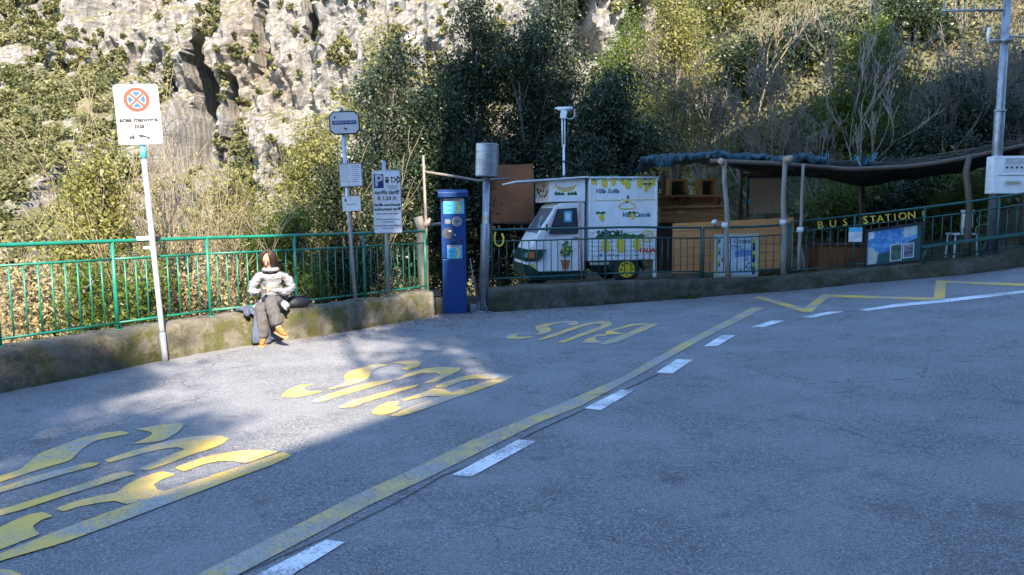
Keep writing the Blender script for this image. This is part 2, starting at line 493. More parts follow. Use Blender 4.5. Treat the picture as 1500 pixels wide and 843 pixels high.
def cloud_at(name, c, leaf, mat, parent=None, flat=.5, tint=None):
    n = len(c)
    nrm = RG.normal(size=(n, 3)) + np.array([0, -.1, .4]); nrm /= np.linalg.norm(nrm, axis=1)[:, None]
    t = RG.normal(size=(n, 3)); t -= nrm * (t * nrm).sum(1)[:, None]; t /= np.linalg.norm(t, axis=1)[:, None]
    b = np.cross(nrm, t); L = RG.uniform(.6, 1.35, n)[:, None] * leaf; W = L * flat
    v = np.stack([c - t * L * .5, c + b * W * .5, c + t * L * .5, c - b * W * .5], 1).reshape(-1, 3)
    return leafmesh(name, v, RG.uniform(0, 1, n) if tint is None else tint, mat, parent)

# ------------------------------------------------------------------ plan lines
WL = [gp(*p) for p in [(0, 576), (120, 553), (242, 528), (345, 509), (430, 498), (520, 484), (600, 470), (640, 462)]]
KL = [gp(*p) for p in [(716, 458), (800, 453), (900, 446), (1000, 438), (1080, 432), (1170, 425), (1260, 416), (1350, 408), (1420, 402), (1490, 393)]]
d0 = (WL[2] - WL[0]).normalized()
WL = [WL[0] - d0 * 9, WL[0] - d0 * 3] + WL
d1 = (KL[-1] - KL[-4]).normalized()
KL = KL + [KL[-1] + d1 * 3, KL[-1] + d1 * 10]
for p in WL + KL: p.z = g(p.x, p.y)
LINE = sorted([(p.x, p.y) for p in WL + KL])
def yline(X):
    if X <= LINE[0][0]: return LINE[0][1]
    for (a, b), (c, d) in zip(LINE, LINE[1:]):
        if a <= X <= c: return b + (d - b) * (X - a) / max(c - a, 1e-6)
    return LINE[-1][1]
def resample(pts, step):
    out = [pts[0].copy()]; carry = 0
    for a, b in zip(pts, pts[1:]):
        L = (b - a).length; t = step - carry
        while t <= L:
            out.append(a + (b - a) * (t / L)); t += step
        carry = (carry + L) % step if L else carry
    return out
def normals(pts):
    """unit vectors pointing away from the road (to the left of travel)"""
    out = []
    for i in range(len(pts)):
        t = pts[min(i + 1, len(pts) - 1)] - pts[max(i - 1, 0)]; t.z = 0; t.normalize()
        out.append(Vector((-t.y, t.x, 0)))
    return out

# road -----------------------------------------------------------------
mb = MB()
xs = [-16 + i * .5 for i in range(95)]
rows = 60
vs, fs = [], []
for X in xs:
    ye = yline(X) + .22
    for j in range(rows + 1):
        Y = -14 + (ye + 14) * j / rows
        vs.append((X, Y, g(X, Y)))
for i in range(len(xs) - 1):
    for j in range(rows):
        a = i * (rows + 1) + j; fs.append((a, a + rows + 1, a + rows + 2, a + 1))
mb.add(vs, fs, M_asph)
struct(mb.build('road', smooth=True))

# painted markings ------------------------------------------------------
def poly_mark(mb, pts, mat, sc=None, off=(0, 0), dz=.005):
    w = [gp(p[0] / sc + off[0], p[1] / sc + off[1], dz) if sc else gp(p[0], p[1], dz) for p in pts]
    a = sum(w[i].x * w[(i + 1) % len(w)].y - w[(i + 1) % len(w)].x * w[i].y for i in range(len(w)))
    if a < 0: w = w[::-1]
    mb.add(w, [tuple(range(len(w)))], mat)
def smooth_poly(pts, it=1):
    for _ in range(it):
        o = []
        for i in range(len(pts)):
            a, b = pts[i], pts[(i + 1) % len(pts)]
            o += [(a[0] * .88 + b[0] * .12, a[1] * .88 + b[1] * .12), (a[0] * .12 + b[0] * .88, a[1] * .12 + b[1] * .88)]
        pts = o
    return pts
def strip(mb, left, right, mat, n=40, dz=.005):
    def rs(pl):
        d = [0]
        for a, b in zip(pl, pl[1:]): d.append(d[-1] + math.dist(a, b))
        out = []
        for k in range(n + 1):
            t = d[-1] * k / n; i = max(j for j in range(len(d)) if d[j] <= t + 1e-9); i = min(i, len(pl) - 2)
            q = (t - d[i]) / max(d[i + 1] - d[i], 1e-9)
            out.append((pl[i][0] + (pl[i + 1][0] - pl[i][0]) * q, pl[i][1] + (pl[i + 1][1] - pl[i][1]) * q))
        return [gp(x, y, dz) for x, y in out]
    a, b = rs(left), rs(right)
    mb.add(a + b, [(i, n + 1 + i, n + 2 + i, i + 1) for i in range(n)], mat)

B1 = [[(0,330),(100,295),(130,270),(190,220),(290,180),(400,140),(520,115),(600,108),(635,122),(560,135),(470,155),(400,195),(360,240),(320,260),(230,285),(120,320),(0,358),(-120,395),(-260,425),(-330,415),(-250,380),(-120,365)],
 [(660,100),(760,82),(880,70),(898,80),(870,115),(800,155),(720,168),(645,172),(700,150),(745,125),(735,112)],
 [(-120,428),(0,385),(120,345),(280,300),(440,262),(490,265),(460,282),(330,315),(180,360),(0,412),(-110,450)],
 [(508,250),(600,220),(730,180),(850,150),(960,133),(1080,130),(1117,145),(1090,170),(1030,195),(930,225),(830,265),(720,302),(670,295),(760,255),(860,215),(905,198),(870,188),(800,195),(700,218),(600,245),(530,263)],
 [(-100,525),(0,495),(130,455),(300,400),(450,350),(560,315),(620,305),(665,318),(590,340),(450,385),(300,430),(120,490),(0,525),(-90,552)],
 [(850,290),(940,255),(1040,225),(1150,208),(1260,200),(1370,208),(1200,270),(1150,258),(1080,255),(1000,270),(900,307)],
 [(270,488),(360,455),(480,425),(570,410),(620,370),(690,335),(790,305),(860,322),(790,345),(750,370),(770,395),(805,405),(625,468),(560,450),(480,460),(380,480),(310,503)],
 [(-150,660),(0,580),(60,550),(150,515),(210,505),(262,525),(200,545),(160,575),(175,600),(200,612),(0,690),(-100,720)],
 [(-150,770),(0,710),(100,670),(300,590),(600,480),(900,370),(1200,273),(1380,213),(1430,228),(1330,275),(1150,340),(900,435),(600,550),(300,660),(0,745),(-120,795)],
 [(-100,790),(0,785),(60,790),(110,812),(60,850),(-100,860)]]
B2 = [[(45,245),(90,210),(160,180),(255,175),(200,190),(180,210),(215,220),(300,218),(240,235),(140,258),(60,255)],
 [(320,205),(400,180),(430,165),(420,130),(450,105),(520,80),(620,58),(690,62),(620,80),(580,100),(575,130),(550,155),(480,178),(340,210)],
 [(700,50),(770,38),(860,38),(885,50),(860,75),(790,95),(760,88),(800,70),(780,58)],
 [(215,280),(320,240),(480,190),(620,158),(700,150),(715,160),(600,190),(430,238),(270,290)],
 [(720,150),(800,115),(900,85),(1000,75),(1110,78),(1110,95),(1050,125),(960,165),(890,172),(960,140),(1000,122),(960,108),(880,112),(790,140),(740,155)],
 [(385,312),(480,270),(600,240),(720,210),(800,190),(870,178),(850,195),(700,240),(600,270),(470,315),(400,322)],
 [(960,190),(1050,155),(1150,125),(1260,115),(1388,122),(1330,150),(1270,145),(1180,148),(1100,165),(1020,198),(970,198)],
 [(760,272),(850,240),(910,220),(960,202),(1010,205),(1060,228),(1010,250),(920,248),(830,265),(780,278)],
 [(585,345),(620,310),(680,285),(750,278),(740,300),(720,310),(765,320),(720,345),(660,360),(600,358)],
 [(690,365),(800,320),(950,265),(1100,215),(1250,165),(1390,124),(1440,132),(1330,175),(1200,220),(1050,270),(900,325),(760,370)]]
B3 = [[(65,210),(85,185),(150,175),(185,172),(155,195),(170,205),(310,200),(300,210),(180,228),(80,225)],
 [(310,190),(370,170),(345,150),(320,130),(340,105),(440,88),(510,76),(600,65),(690,65),(708,85),(690,102),(612,105),(625,85),(560,82),(470,98),(430,115),(470,140),(455,165),(380,188)],
 [(330,232),(420,200),(560,150),(680,110),(800,80),(900,68),(990,72),(1002,100),(940,130),(850,160),(700,215),(580,258),(520,252),(600,225),(700,185),(820,140),(900,118),(905,95),(860,92),(760,110),(650,148),(520,195),(370,238)],
 [(870,268),(1000,220),(1150,165),(1280,105),(1340,86),(1410,92),(1300,145),(1150,210),(1000,265),(930,275)],
 [(940,160),(1050,125),(1180,90),(1330,84),(1290,102),(1190,108),(1080,135),(1000,155),(1100,175),(1110,180),(950,188)],
 [(740,255),(770,225),(860,190),(950,180),(960,192),(850,208),(860,235),(910,245),(872,264),(760,265)]]
for polys, sc, off in ((B1, 3.3333, (0, 600)), (B2, 4.054, (400, 520)), (B3, 6.0, (730, 460))):
    mb = MB()
    for i, pl in enumerate(polys): poly_mark(mb, smooth_poly(pl), M_yel, sc, off, .005 + .0006 * (i % 3))
    struct(mb.build('road_lettering'))
Cx = lambda pts: [(x / 1.6667 + 250, y / 1.6667 + 440) for x, y in pts]
mb = MB()
strip(mb, [(-250, 1095), (150, 908)] + Cx([(65,672),(350,530),(450,478),(620,400),(720,350),(950,255),(1100,190),(1250,105),(1420,18)]),
      [(-130, 1127), (220, 920)] + Cx([(165,672),(360,570),(480,505),(640,430),(760,370),(900,300),(1000,260),(1150,180),(1300,95),(1450,20)]), M_yel_line, 140)
struct(mb.build('yellow_lane_line'))
mb = MB()
strip(mb, [(300,882),(478,792)], [(345,895),(505,796)], M_wht, 8)
for q in ([(662,697),(760,645),(785,648),(690,700)], [(856,599),(910,572),(931,572),(880,602)], [(961,547),(991,527),(1015,528),(985,548)],
          [(1031,508),(1057,492),(1077,492),(1051,508)], [(1100,480),(1130,470.5),(1150,470.5),(1118,480)], [(1172,465),(1214,457.5),(1236,457),(1191,466)]):
    strip(mb, [q[0], q[1]], [q[3], q[2]], M_wht, 6)
strip(mb, [(1258,454.5),(1315,445.5),(1377,439.5),(1500,426),(1600,414)], [(1270,456),(1315,450),(1384,443.5),(1500,430),(1600,418.5)], M_wht, 60)
struct(mb.build('white_lane_line'))
mb = MB()
strip(mb, [(1101,436),(1175,457)], [(1113,434.5),(1186,454)], M_yel, 10)
strip(mb, [(1171,457),(1205,432)], [(1189,458),(1218,432.5)], M_yel, 8, .0056)
strip(mb, [(1209,432),(1371,437)], [(1209,436),(1371,441)], M_yel, 20, .0062)
strip(mb, [(1367,440),(1371,413)], [(1384,438),(1386,413)], M_yel, 8, .0056)
strip(mb, [(1372,411.5),(1600,420)], [(1372,415),(1600,424)], M_yel, 24, .0062)
struct(mb.build('yellow_zigzag_line'))
mb = MB()   # joint between two asphalt lifts running beside the yellow line
rn = random.Random(3); L_, R_ = [], []
for x, y in Cx([(165,672),(370,583),(450,545),(560,490),(660,432),(760,390),(880,325),(1000,272),(1090,225),(1190,180)]):
    L_.append((x + rn.uniform(-1.5, 1.5), y + rn.uniform(-1, 1))); R_.append((L_[-1][0] + 1.1, L_[-1][1] + .8))
strip(mb, L_, R_, pm('tar_joint', (.045, .045, .045), None, 5, .8), 60, .004)
struct(mb.build('tar_joint'))

# ------------------------------------------------------------------ low walls
def wall(name, label, line, h, thick, mat, step=.06, rough=.022, hend=None):
    hf = h if callable(h) else (lambda X: h)
    pts = resample(line, step)
    nr = normals(pts)
    mkprof = lambda h: [(0, -.3), (0, 0), (-.008, h * .15), (-.004, h * .3), (.006, h * .45), (.0, h * .58), (.008, h * .7), (.012, h - .05), (.035, h - .012), (.08, h), (thick * .5, h + .008), (thick - .06, h), (thick - .01, h - .04), (thick, h * .5), (thick, -.4)]
    m = len(mkprof(1)); vs, fs = [], []
    for i, (p, n) in enumerate(zip(pts, nr)):
        for (o, z) in mkprof(hf(p.x)):
            q = p + n * o; zz = g(p.x, p.y) + z
            j = noise.noise(Vector((q.x * 2.3, q.y * 2.3, zz * 3))) * rough * 2 + noise.noise(Vector((q.x * 9, q.y * 9, zz * 9))) * rough
            vs.append(q + n * j + Vector((0, 0, zz - q.z + j * .6)))
    for i in range(len(pts) - 1):
        for k in range(m - 1):
            a = i * m + k; fs.append((a, a + 1, a + m + 1, a + m)[::-1])
    fs.append(tuple(range(m))); fs.append(tuple(range((len(pts) - 1) * m, len(pts) * m))[::-1])
    b = MB(); b.add(vs, fs, mat)
    o = b.build(name, None, True)
    tag(o, label, 'wall')
    return o
HW = .39
def HK(X): return .39 - .11 * max(0, min(1, (X - 2.2) / 2.4))
wall('low_wall', 'low mossy concrete wall the person sits on, under the bright green railing', WL, HW, .42, M_wall)
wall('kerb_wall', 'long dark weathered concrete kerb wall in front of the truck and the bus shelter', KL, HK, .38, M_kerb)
# short return between both walls, hidden behind the ticket machine
wl2 = [WL[-1] + Vector((.02, .1, 0)), KL[0] + Vector((-.02, .12, 0))]
wall('wall_return', 'short stub of concrete wall behind the blue ticket machine', wl2, .24, .3, M_kerb)

# ------------------------------------------------------------------ ground beyond the walls
def smooth(a, b, x):
    t = min(1, max(0, (x - a) / (b - a))); return t * t * (3 - 2 * t)
def lot(X, Y):
    e = max(0, Y - yline(X) - .3)
    left = -.15 - .42 * e if e < 6 else -2.67 - .18 * (e - 6)
    left = max(left, -9)
    zr = g(X, min(Y, 15)) + .17 + .35 * max(0, min(Y - 17.6, 3)) + .95 * max(0, Y - 19.5)
    zr = min(zr, 26 + (Y - 45) * .15)
    q = smooth(.16, .30, X / max(Y, 1)); zl = g(X, 15) + .17 - .25 * max(0, Y - 18.5)
    zr = zr * q + zl * (1 - q) if Y > 18.5 else zr * q + min(zr, zl) * (1 - q)
    k = smooth(-2.2, 1.0, X - max(0, Y - 16) * .05)
    n = noise.noise(Vector((X * .5, Y * .5, 0))) * .12 * min(1, e * .4) + noise.noise(Vector((X * 2, Y * 2, 3))) * .03 * min(1, e)
    return left * (1 - k) + zr * k + n
M_soil = pm('leafy_soil', (.1, .09, .05), (.055, .055, .028), 2.2, .95, bmp=.8, bscale=9, dist=.06, dirt=(.09, .1, .03))
mb = MB(); vs, fs = [], []
xs = [-45 + i * .75 for i in range(134)]
offs = [0, .25, .5, .8, 1.2, 1.7, 2.3, 3, 3.8, 4.6, 5.6, 6.8, 8, 9.5, 11, 13, 15, 18, 21, 25, 30, 36, 43, 50, 58]
for X in xs:
    for o in offs:
        Y = yline(X) + .3 + o
        vs.append((X, Y, lot(X, Y)))
m = len(offs)
for i in range(len(xs) - 1):
    for j in range(m - 1): fs.append((i * m + j, (i + 1) * m + j, (i + 1) * m + j + 1, i * m + j + 1))
mb.add(vs, fs, M_soil); struct(mb.build('terrain', smooth=True))

# ------------------------------------------------------------------ limestone cliff
def cliff_mat():
    m, nt, b, _, L = newmat('limestone')
    tc = N(nt, 'ShaderNodeTexCoord'); co = tc.outputs['Object']
    mp = N(nt, 'ShaderNodeMapping'); mp.inputs['Scale'].default_value = (1, 1, .45); L.new(co, mp.inputs[0])
    a = noise_n(nt, mp.outputs[0], .35, 8, .68); f = noise_n(nt, co, 1.6, 8, .75); w = noise_n(nt, mp.outputs[0], .12, 4, .6)
    c = mixc(nt, ramp(nt, a.outputs[0], .36, .62).outputs[0], (.36, .338, .312), (.24, .226, .21))
    c = mixc(nt, ramp(nt, w.outputs[0], .48, .66, (0,0,0), (.5,.5,.5)).outputs[0], c, (.25, .185, .125))
    c = mixc(nt, ramp(nt, f.outputs[0], .52, .7, (0,0,0), (.8,.8,.8)).outputs[0], c, (.14, .13, .118))
    # grass and moss hold on the ledges: by slope and height
    geo = N(nt, 'ShaderNodeNewGeometry'); sx = N(nt, 'ShaderNodeSeparateXYZ'); L.new(geo.outputs['Normal'], sx.inputs[0])
    ad = N(nt, 'ShaderNodeMath', operation='MULTIPLY_ADD'); ad.inputs[1].default_value = .55; L.new(f.outputs[0], ad.inputs[0]); L.new(sx.outputs[2], ad.inputs[2])
    v = ramp(nt, ad.outputs[0], .86, 1.0)
    gcol = mixc(nt, ramp(nt, a.outputs[0], .4, .6).outputs[0], (.1, .105, .04), (.19, .165, .075))
    c = mixc(nt, v.outputs[0], c, gcol)
    L.new(c, b.inputs['Base Color']); b.inputs['Roughness'].default_value = .95
    v2 = N(nt, 'ShaderNodeTexVoronoi'); v2.inputs['Scale'].default_value = .9; L.new(mp.outputs[0], v2.inputs['Vector'])
    hh = N(nt, 'ShaderNodeMath', operation='ADD'); L.new(f.outputs[0], hh.inputs[0]); L.new(v2.outputs['Distance'], hh.inputs[1])
    v3 = N(nt, 'ShaderNodeTexVoronoi', feature='DISTANCE_TO_EDGE'); v3.inputs['Scale'].default_value = .8
    wv = noise_n(nt, co, .8, 6, .7); ad2 = N(nt, 'ShaderNodeMixRGB', blend_type='ADD'); ad2.inputs[0].default_value = 1.4; L.new(mp.outputs[0], ad2.inputs[1]); L.new(wv.outputs['Color'], ad2.inputs[2]); L.new(ad2.outputs[0], v3.inputs['Vector'])
    ck = ramp(nt, v3.outputs['Distance'], .0, .05, (.42,.42,.42), (0,0,0))  # rock cracks drawn dark in the colour, standing in for crevice shade
    c2_ = mixc(nt, ck.outputs[0], c, (.075, .068, .06)); L.new(c2_, b.inputs['Base Color'])
    bump(nt, b, hh.outputs[0], 1.0, .7)
    return m
M_rock = cliff_mat()
CY = 78.0
def fbm(x, y, z, o=5, lac=2.1, gain=.5):
    s, a = 0, 1
    for _ in range(o):
        s += a * noise.noise(Vector((x, y, z))); x *= lac; y *= lac; z *= lac; a *= gain
    return s
def scrub_line(X):       # height of the foot of bare rock: scrub slope below
    return 17.5 if X < -38 else 17.5 - 22 * smooth(-38, -27, X)
def cliff_y(X, Z):
    y = CY + .28 * max(0, Z) - 3 * math.cos(X * .03)
    sl = scrub_line(X) + 2.5 * noise.noise(Vector((X * .12, 7, 0)))
    if Z < sl: y -= (sl - Z) * 1.15
    rk = 1 if Z > sl else .45
    y += rk * (6.0 * fbm(X * .04, Z * .018, 1.3, 3) + 4.5 * abs(fbm(X * .17, Z * .06, 4.1, 4)) + 2.2 * abs(fbm(X * .5, Z * .22, 9.2, 4)) + .75 * fbm(X * .9, Z * .6, 2.2, 4) + .5 * abs(fbm(X * 2.0, Z * .9, 7.7, 3)))
    # ledges
    y += rk * .9 * math.sin(Z * .55 + 2.5 * noise.noise(Vector((X * .08, Z * .1, 5))))
    # tall shaded recess and the clefts beside and below it
    for cx, z0, z1, w, dp in ((-33.0, 6.5, 20.5, 2.2, 15), (-37.6, 9, 18.5, .55, 9), (-29.0, 8, 16, .6, 8), (-36.2, -4, 6.0, 1.2, 12), (-39.6, 3.5, 8, 1.1, 8), (-32.6, 0, 7.5, .9, 9), (-21, 21, 27, .6, 6), (-47, 18, 24, .6, 5), (7.5, 19, 30, 1.6, 9), (-25.5, 17, 26, .7, 4), (13.5, 16, 28, 1.2, 6)):
        xx = X - cx - .9 * noise.noise(Vector((Z * .3, cx, 1)))
        ww = w * (1 - .35 * smooth(z0 + (z1 - z0) * .5, z1, Z)) * (1 + .35 * noise.noise(Vector((Z * .5, cx, 9))))
        q = (1 - smooth(ww * .75, ww * 1.1, abs(xx))) * smooth(z0 - 2.5, z0 + 1.0, Z) * (1 - smooth(z1 - .8, z1 + .3, Z))
        y += dp * q * (.8 + .35 * noise.noise(Vector((X * .8, Z * .35, cx))))
    return y
mb = MB(); vs, fs = [], []
CX = [-78 + .34 * i for i in range(380)]
CZ = [-14 + .34 * i for i in range(190)]
for X in CX:
    for Z in CZ: vs.append((X, cliff_y(X, Z), Z))
m = len(CZ)
for i in range(len(CX) - 1):
    for j in range(m - 1): fs.append((i * m + j, (i + 1) * m + j, (i + 1) * m + j + 1, i * m + j + 1))
mb.add(vs, fs, M_rock); struct(mb.build('cliff', smooth=False))

# scrub growing on the far slope and on the ledges
rn = random.Random(21); P, S = [], []
tries = 0
while tries < 30000:
    tries += 1
    X = rn.uniform(-75, 45); Z = rn.uniform(-12, 44)
    sl = scrub_line(X)
    dens = .5 if Z < sl else .2
    nn = noise.noise(Vector((X * .09, Z * .09, 2.2))) + .6 * noise.noise(Vector((X * .3, Z * .3, 6)))
    if Z > sl and nn < .12: dens *= .16
    elif Z > sl: dens *= 3.4
    if Z < sl and nn < -.35: dens *= .25
    if abs(X + 33.3) < 3.2 and 7 < Z < 20: continue
    if rn.random() > dens: continue
    P.append((X, cliff_y(X, Z) - .3, Z)); S.append((rn.uniform(.4, 1.05) if Z < sl else rn.uniform(.18, .6)) * (1.3 if nn > .3 else 1))
P = np.array(P); S = np.array(S); ns = len(P)
per = 56
k = np.repeat(np.arange(ns), per); n = len(k)
dirs = RG.normal(size=(n, 3)); dirs /= np.linalg.norm(dirs, axis=1)[:, None]
c = P[k] + dirs * (RG.uniform(.3, 1, n) * S[k])[:, None] * np.array([1, .9, .85]) + np.array([0, 0, .35]) * S[k][:, None]
tt = np.clip(RG.beta(1.6, 2.0, ns)[k] * .75 + RG.uniform(0, .25, n), 0, 1)
o = cloud_at('cliff_scrub', c, .34, M_scrub, None, .75, tt); stuff(o)
o['label'] = 'green scrub covering the far slope and ledges of the cliff'
# ------------------------------------------------------------------ railings
def fence(label, line, h, off, Rr, mat, first, spacing, gap, until=None, mid=.19, z0=.075):
    pts0 = [p + n * off for p, n in zip(line, normals(line))]
    fine = resample(pts0, .01)
    if until: fine = fine[:int(until / .01)]
    fine = fine[int(first / .01):]
    for p in fine: p.z = g(p.x, p.y) + (h(p.x) if callable(h) else h)
    step = int(spacing / .01)
    idx = list(range(0, len(fine), step))
    if len(fine) - 1 - idx[-1] > step * .4: idx.append(len(fine) - 1)
    else: idx[-1] = len(fine) - 1
    base = fine[0].copy()
    t = thing('railing', label, 'railing', base)
    z1 = z0 + Rr
    V = lambda p, z: p - base + Vector((0, 0, z))
    mb = MB()
    rail = [fine[i] for i in range(0, len(fine), 20)] + [fine[-1]]
    mb.tube([V(p, z1) for p in rail], .021, mat, 8); mb.build('top_rail', t, True)
    for i in idx:
        mb = MB(); p = fine[i]
        mb.tube([V(p, -.05), V(p, z1 + .004)], .021, mat, 8)
        mb.tube([V(p, -.002), V(p, .012)], .05, mat, 10)
        mb.build('post', t, True)
    for a, b in zip(idx, idx[1:]):
        mb = MB(); pa, pb = fine[a], fine[b]
        n = max(2, round((pb - pa).length / gap))
        mb.tube([V(fine[a], z0), V(fine[(a + b) // 2], z0), V(fine[b], z0)], .014, mat, 6)
        mb.tube([V(fine[a], z1 - mid), V(fine[(a + b) // 2], z1 - mid), V(fine[b], z1 - mid)], .013, mat, 6)
        for k in range(1, n):
            p = fine[int(a + (b - a) * k / n)]
            mb.tube([V(p, z0), V(p, z1 - mid)], .0085, mat, 6)
        mb.build('baluster_panel', t, True)
    return t
Lw = sum((b - a).length for a, b in zip(WL, WL[1:]))
Lk = sum((b - a).length for a, b in zip(KL, KL[1:]))
off0 = sum((b - a).length for a, b in zip(WL[:3], WL[1:3]))
fence('bright green steel railing on the low wall, behind the seated person and leaning sign', WL, HW, .2, .875, M_green, off0 + .17 - 2 * 1.19 - 1.19, 1.19, .132)
def arc_at(line, px):
    s = 0
    for a, b in zip(line, line[1:]):
        L = (b - a).length; n = max(2, int(L / .02))
        for k in range(n):
            p = a + (b - a) * k / n
            d = ROT.transposed() @ (p - CAM)
            if 750 + F * d.x / -d.z >= px: return s + L * k / n
        s += L
    return s
s1037, s1092, s1168 = arc_at(KL, 1037), arc_at(KL, 1092), arc_at(KL, 1168)
fence('shaded green railing in front of the white three-wheeled truck', KL, HK, .2, .81, M_dgreen, 0.0, 2.3, .135, until=s1037 - .02, z0=.14)
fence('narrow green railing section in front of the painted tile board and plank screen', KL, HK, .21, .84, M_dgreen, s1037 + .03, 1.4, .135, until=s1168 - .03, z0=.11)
fence('shaded green railing on the right hung with the map board, rising past the utility pole', KL, HK, .2, .91, M_dgreen, s1168, 1.18, .14)

def fy(px, py, off):
    Y = 12.0
    for _ in range(40): Y = .5 * Y + .5 * (yline(at(px, py, Y).x) + off)
    return Y
def atf(px, py, off): return at(px, py, fy(px, py, off))

# ------------------------------------------------------------------ signs
def rrect(w, h, r, n=5):
    o = []
    for cx, cy, a0 in ((w/2-r, h/2-r, 0), (-w/2+r, h/2-r, 90), (-w/2+r, -h/2+r, 180), (w/2-r, -h/2+r, 270)):
        for k in range(n + 1):
            a = R(a0 + 90 * k / n); o.append((cx + r * math.cos(a), cy + r * math.sin(a)))
    return o
def circ(r, n=36, cx=0, cy=0, a0=0, a1=360):
    full = abs(a1 - a0) >= 360
    m = n if full else n + 1
    return [(cx + r * math.cos(R(a0 + (a1 - a0) * k / n)), cy + r * math.sin(R(a0 + (a1 - a0) * k / n))) for k in range(m)]
def ring(r0, r1, n=40):
    return None
def sector_quads(mb, r0, r1, mat, M, n=40, h=.0015):
    for k in range(n):
        a, b = 2 * math.pi * k / n, 2 * math.pi * (k + 1) / n
        mb.prism([(r0*math.cos(a), r0*math.sin(a)), (r1*math.cos(a), r1*math.sin(a)), (r1*math.cos(b), r1*math.sin(b)), (r0*math.cos(b), r0*math.sin(b))], h, mat, M)

# no-stopping sign, leaning
b = gp(242, 530); tp = at(199, 122, b.y - .02)
L = (tp - b).length
t = thing('road_sign', 'white no stopping sign reading area manovra bus on a leaning pole by the low wall', 'road sign', b, mat3=axes(tp - b, R(14)))
t.rotation_euler = axes(tp - b, R(14)).to_euler()
mb = MB(); mb.tube([(0, 0, -.1), (0, 0, .33)], .034, M_galv, 14); mb.tube([(0, 0, .33), (0, 0, .36), (0, 0, L)], [.034, .028, .028], M_galv, 14)
mb.lathe([(.0284, L * .735), (.0286, L * .735), (.0286, L * .785), (.0284, L * .785)], M_cyan, 14)
mb.lathe([(.0, L), (.03, L), (.03, L + .015), (.0, L + .018)], M_galv, 14)
mb.build('pole', t, True)
sh = .63; sw = .44; zc = L - .02 - sh / 2; fz = -.045
mb = MB(); M = face(0, fz, zc)
mb.prism(rrect(sw, sh, .035), .012, M_galv, M @ Matrix.Translation((0, 0, -.012)))
for q in (.18, -.18): mb.box((0, -.018, zc + q), (.09, .05, .03), M_steel)
mb.build('sign_back', t, False, .003)
mb = MB(); mb.prism(rrect(sw - .02, sh - .02, .028), .003, M_white, M); mb.build('sign_face', t)
mb = MB(); C0 = face(0, fz - .003, zc + .155)
mb.prism(circ(.107), .001, M_blue, C0); sector_quads(mb, .09, .128, M_red, C0, 44, .002)
sector_quads(mb, .084, .0905, M_white, C0, 44, .0016)
for a in (45, -45):
    Q = C0 @ Matrix.Rotation(R(a), 4, 'Z')
    mb.prism([(-.09, -.021), (.09, -.021), (.09, .021), (-.09, .021)], .0014, M_white, Q)
    mb.prism([(-.1, -.0125), (.1, -.0125), (.1, .0125), (-.1, .0125)], .0019 + (.0003 if a > 0 else 0), M_red, Q)
mb.build('no_stopping_symbol', t)
MB().text('area manovra', .066, M_black, face(0, fz - .004, zc - .055), space=1.03, bold=.0035).build('lettering', t)
MB().text('bus', .07, M_black, face(0, fz - .004, zc - .122), bold=.0035).build('lettering', t)
mb = MB(); Q = face(-.005, fz - .003, zc - .225)
mb.prism([(-.125,-.055),(.125,-.055),(.125,.055),(-.125,.055)], .0008, M_black, Q); mb.prism([(-.121,-.051),(.121,-.051),(.121,.051),(-.121,.051)], .0014, M_white, Q)
Q2 = face(-.005, fz - .0045, zc - .225)
mb.prism([(-.105,-.022),(-.05,-.022),(-.05,-.005),(-.06,.012),(-.03,.028),(-.034,.032),(-.072,.012),(-.075,-.002),(-.09,.004),(-.105,-.008)], .0006, M_black, Q2)
mb.prism([(-.02,.012),(.02,.016),(.05,.004),(.09,-.012),(.108,-.02),(.1,-.028),(.05,-.018),(-.01,-.002)], .0006, M_black, Q2)
for cx, cy in ((-.092, -.024), (-.062, -.024), (.01, -.01), (.083, -.028)): mb.prism(circ(.011, 12, cx, cy), .0008, M_black, Q2)
mb.build('tow_away_symbol', t)

# bus stop post with three plates
b = atf(520, 432, .12); tp = at(500, 163, b.y - .05); L = (tp - b).length
t = thing('bus_stop_sign', 'bus stop post with three small plates standing at the wall railing behind the person', 'bus stop', b, mat3=axes(tp - b, R(10)))
mb = MB(); mb.tube([(0, 0, -.06), (0, 0, L)], .026, M_galv, 12); mb.blob((0, 0, L + .02), (.03, .03, .035), M_steel, 10, 6); mb.build('pole', t, True)
px = b.y / F
def octa(w, h, c): return [(-w/2+c,-h/2),(w/2-c,-h/2),(w/2,-h/2+c),(w/2,h/2-c),(w/2-c,h/2),(-w/2+c,h/2),(-w/2,h/2-c),(-w/2,-h/2+c)]
w, h = 43 * px, 33 * px; zc = L - 17 * px
mb = MB(); M = face(.03, -.03, zc); mb.prism(octa(w, h, .06), .025, M_black, M @ Matrix.Translation((0, 0, -.02))); mb.build('sign_frame', t, False, .004)
mb = MB(); mb.prism(octa(w - .035, h - .035, .05), .008, M_white, M); mb.prism([(-w*.39,-.022),(w*.39,-.022),(w*.39,.03),(-w*.39,.03)], .0095, M_navy, M)
mb.text('FERMATA BUS', .045, M_white, M @ Matrix.Translation((0, .004, .0098))); 
mb.prism(circ(.014, 10, -w*.3, .075), .009, M_black, M); mb.prism(circ(.012, 10, 0, -.075), .009, M_black, M); mb.prism(circ(.014, 10, .02, -.085), .0088, M_black, M)
mb.build('stop_plate', t)
w, h = 33 * px, 34 * px; zc = L - 91 * px; M = face(.065, -.03, zc)
mb = MB(); mb.prism(rrect(w, h, .01), .02, M_steel, M @ Matrix.Translation((0, 0, -.016)))
mb.prism(rrect(w - .03, h - .03, .006), .0055, M_offwhite, M)
rn = random.Random(5)
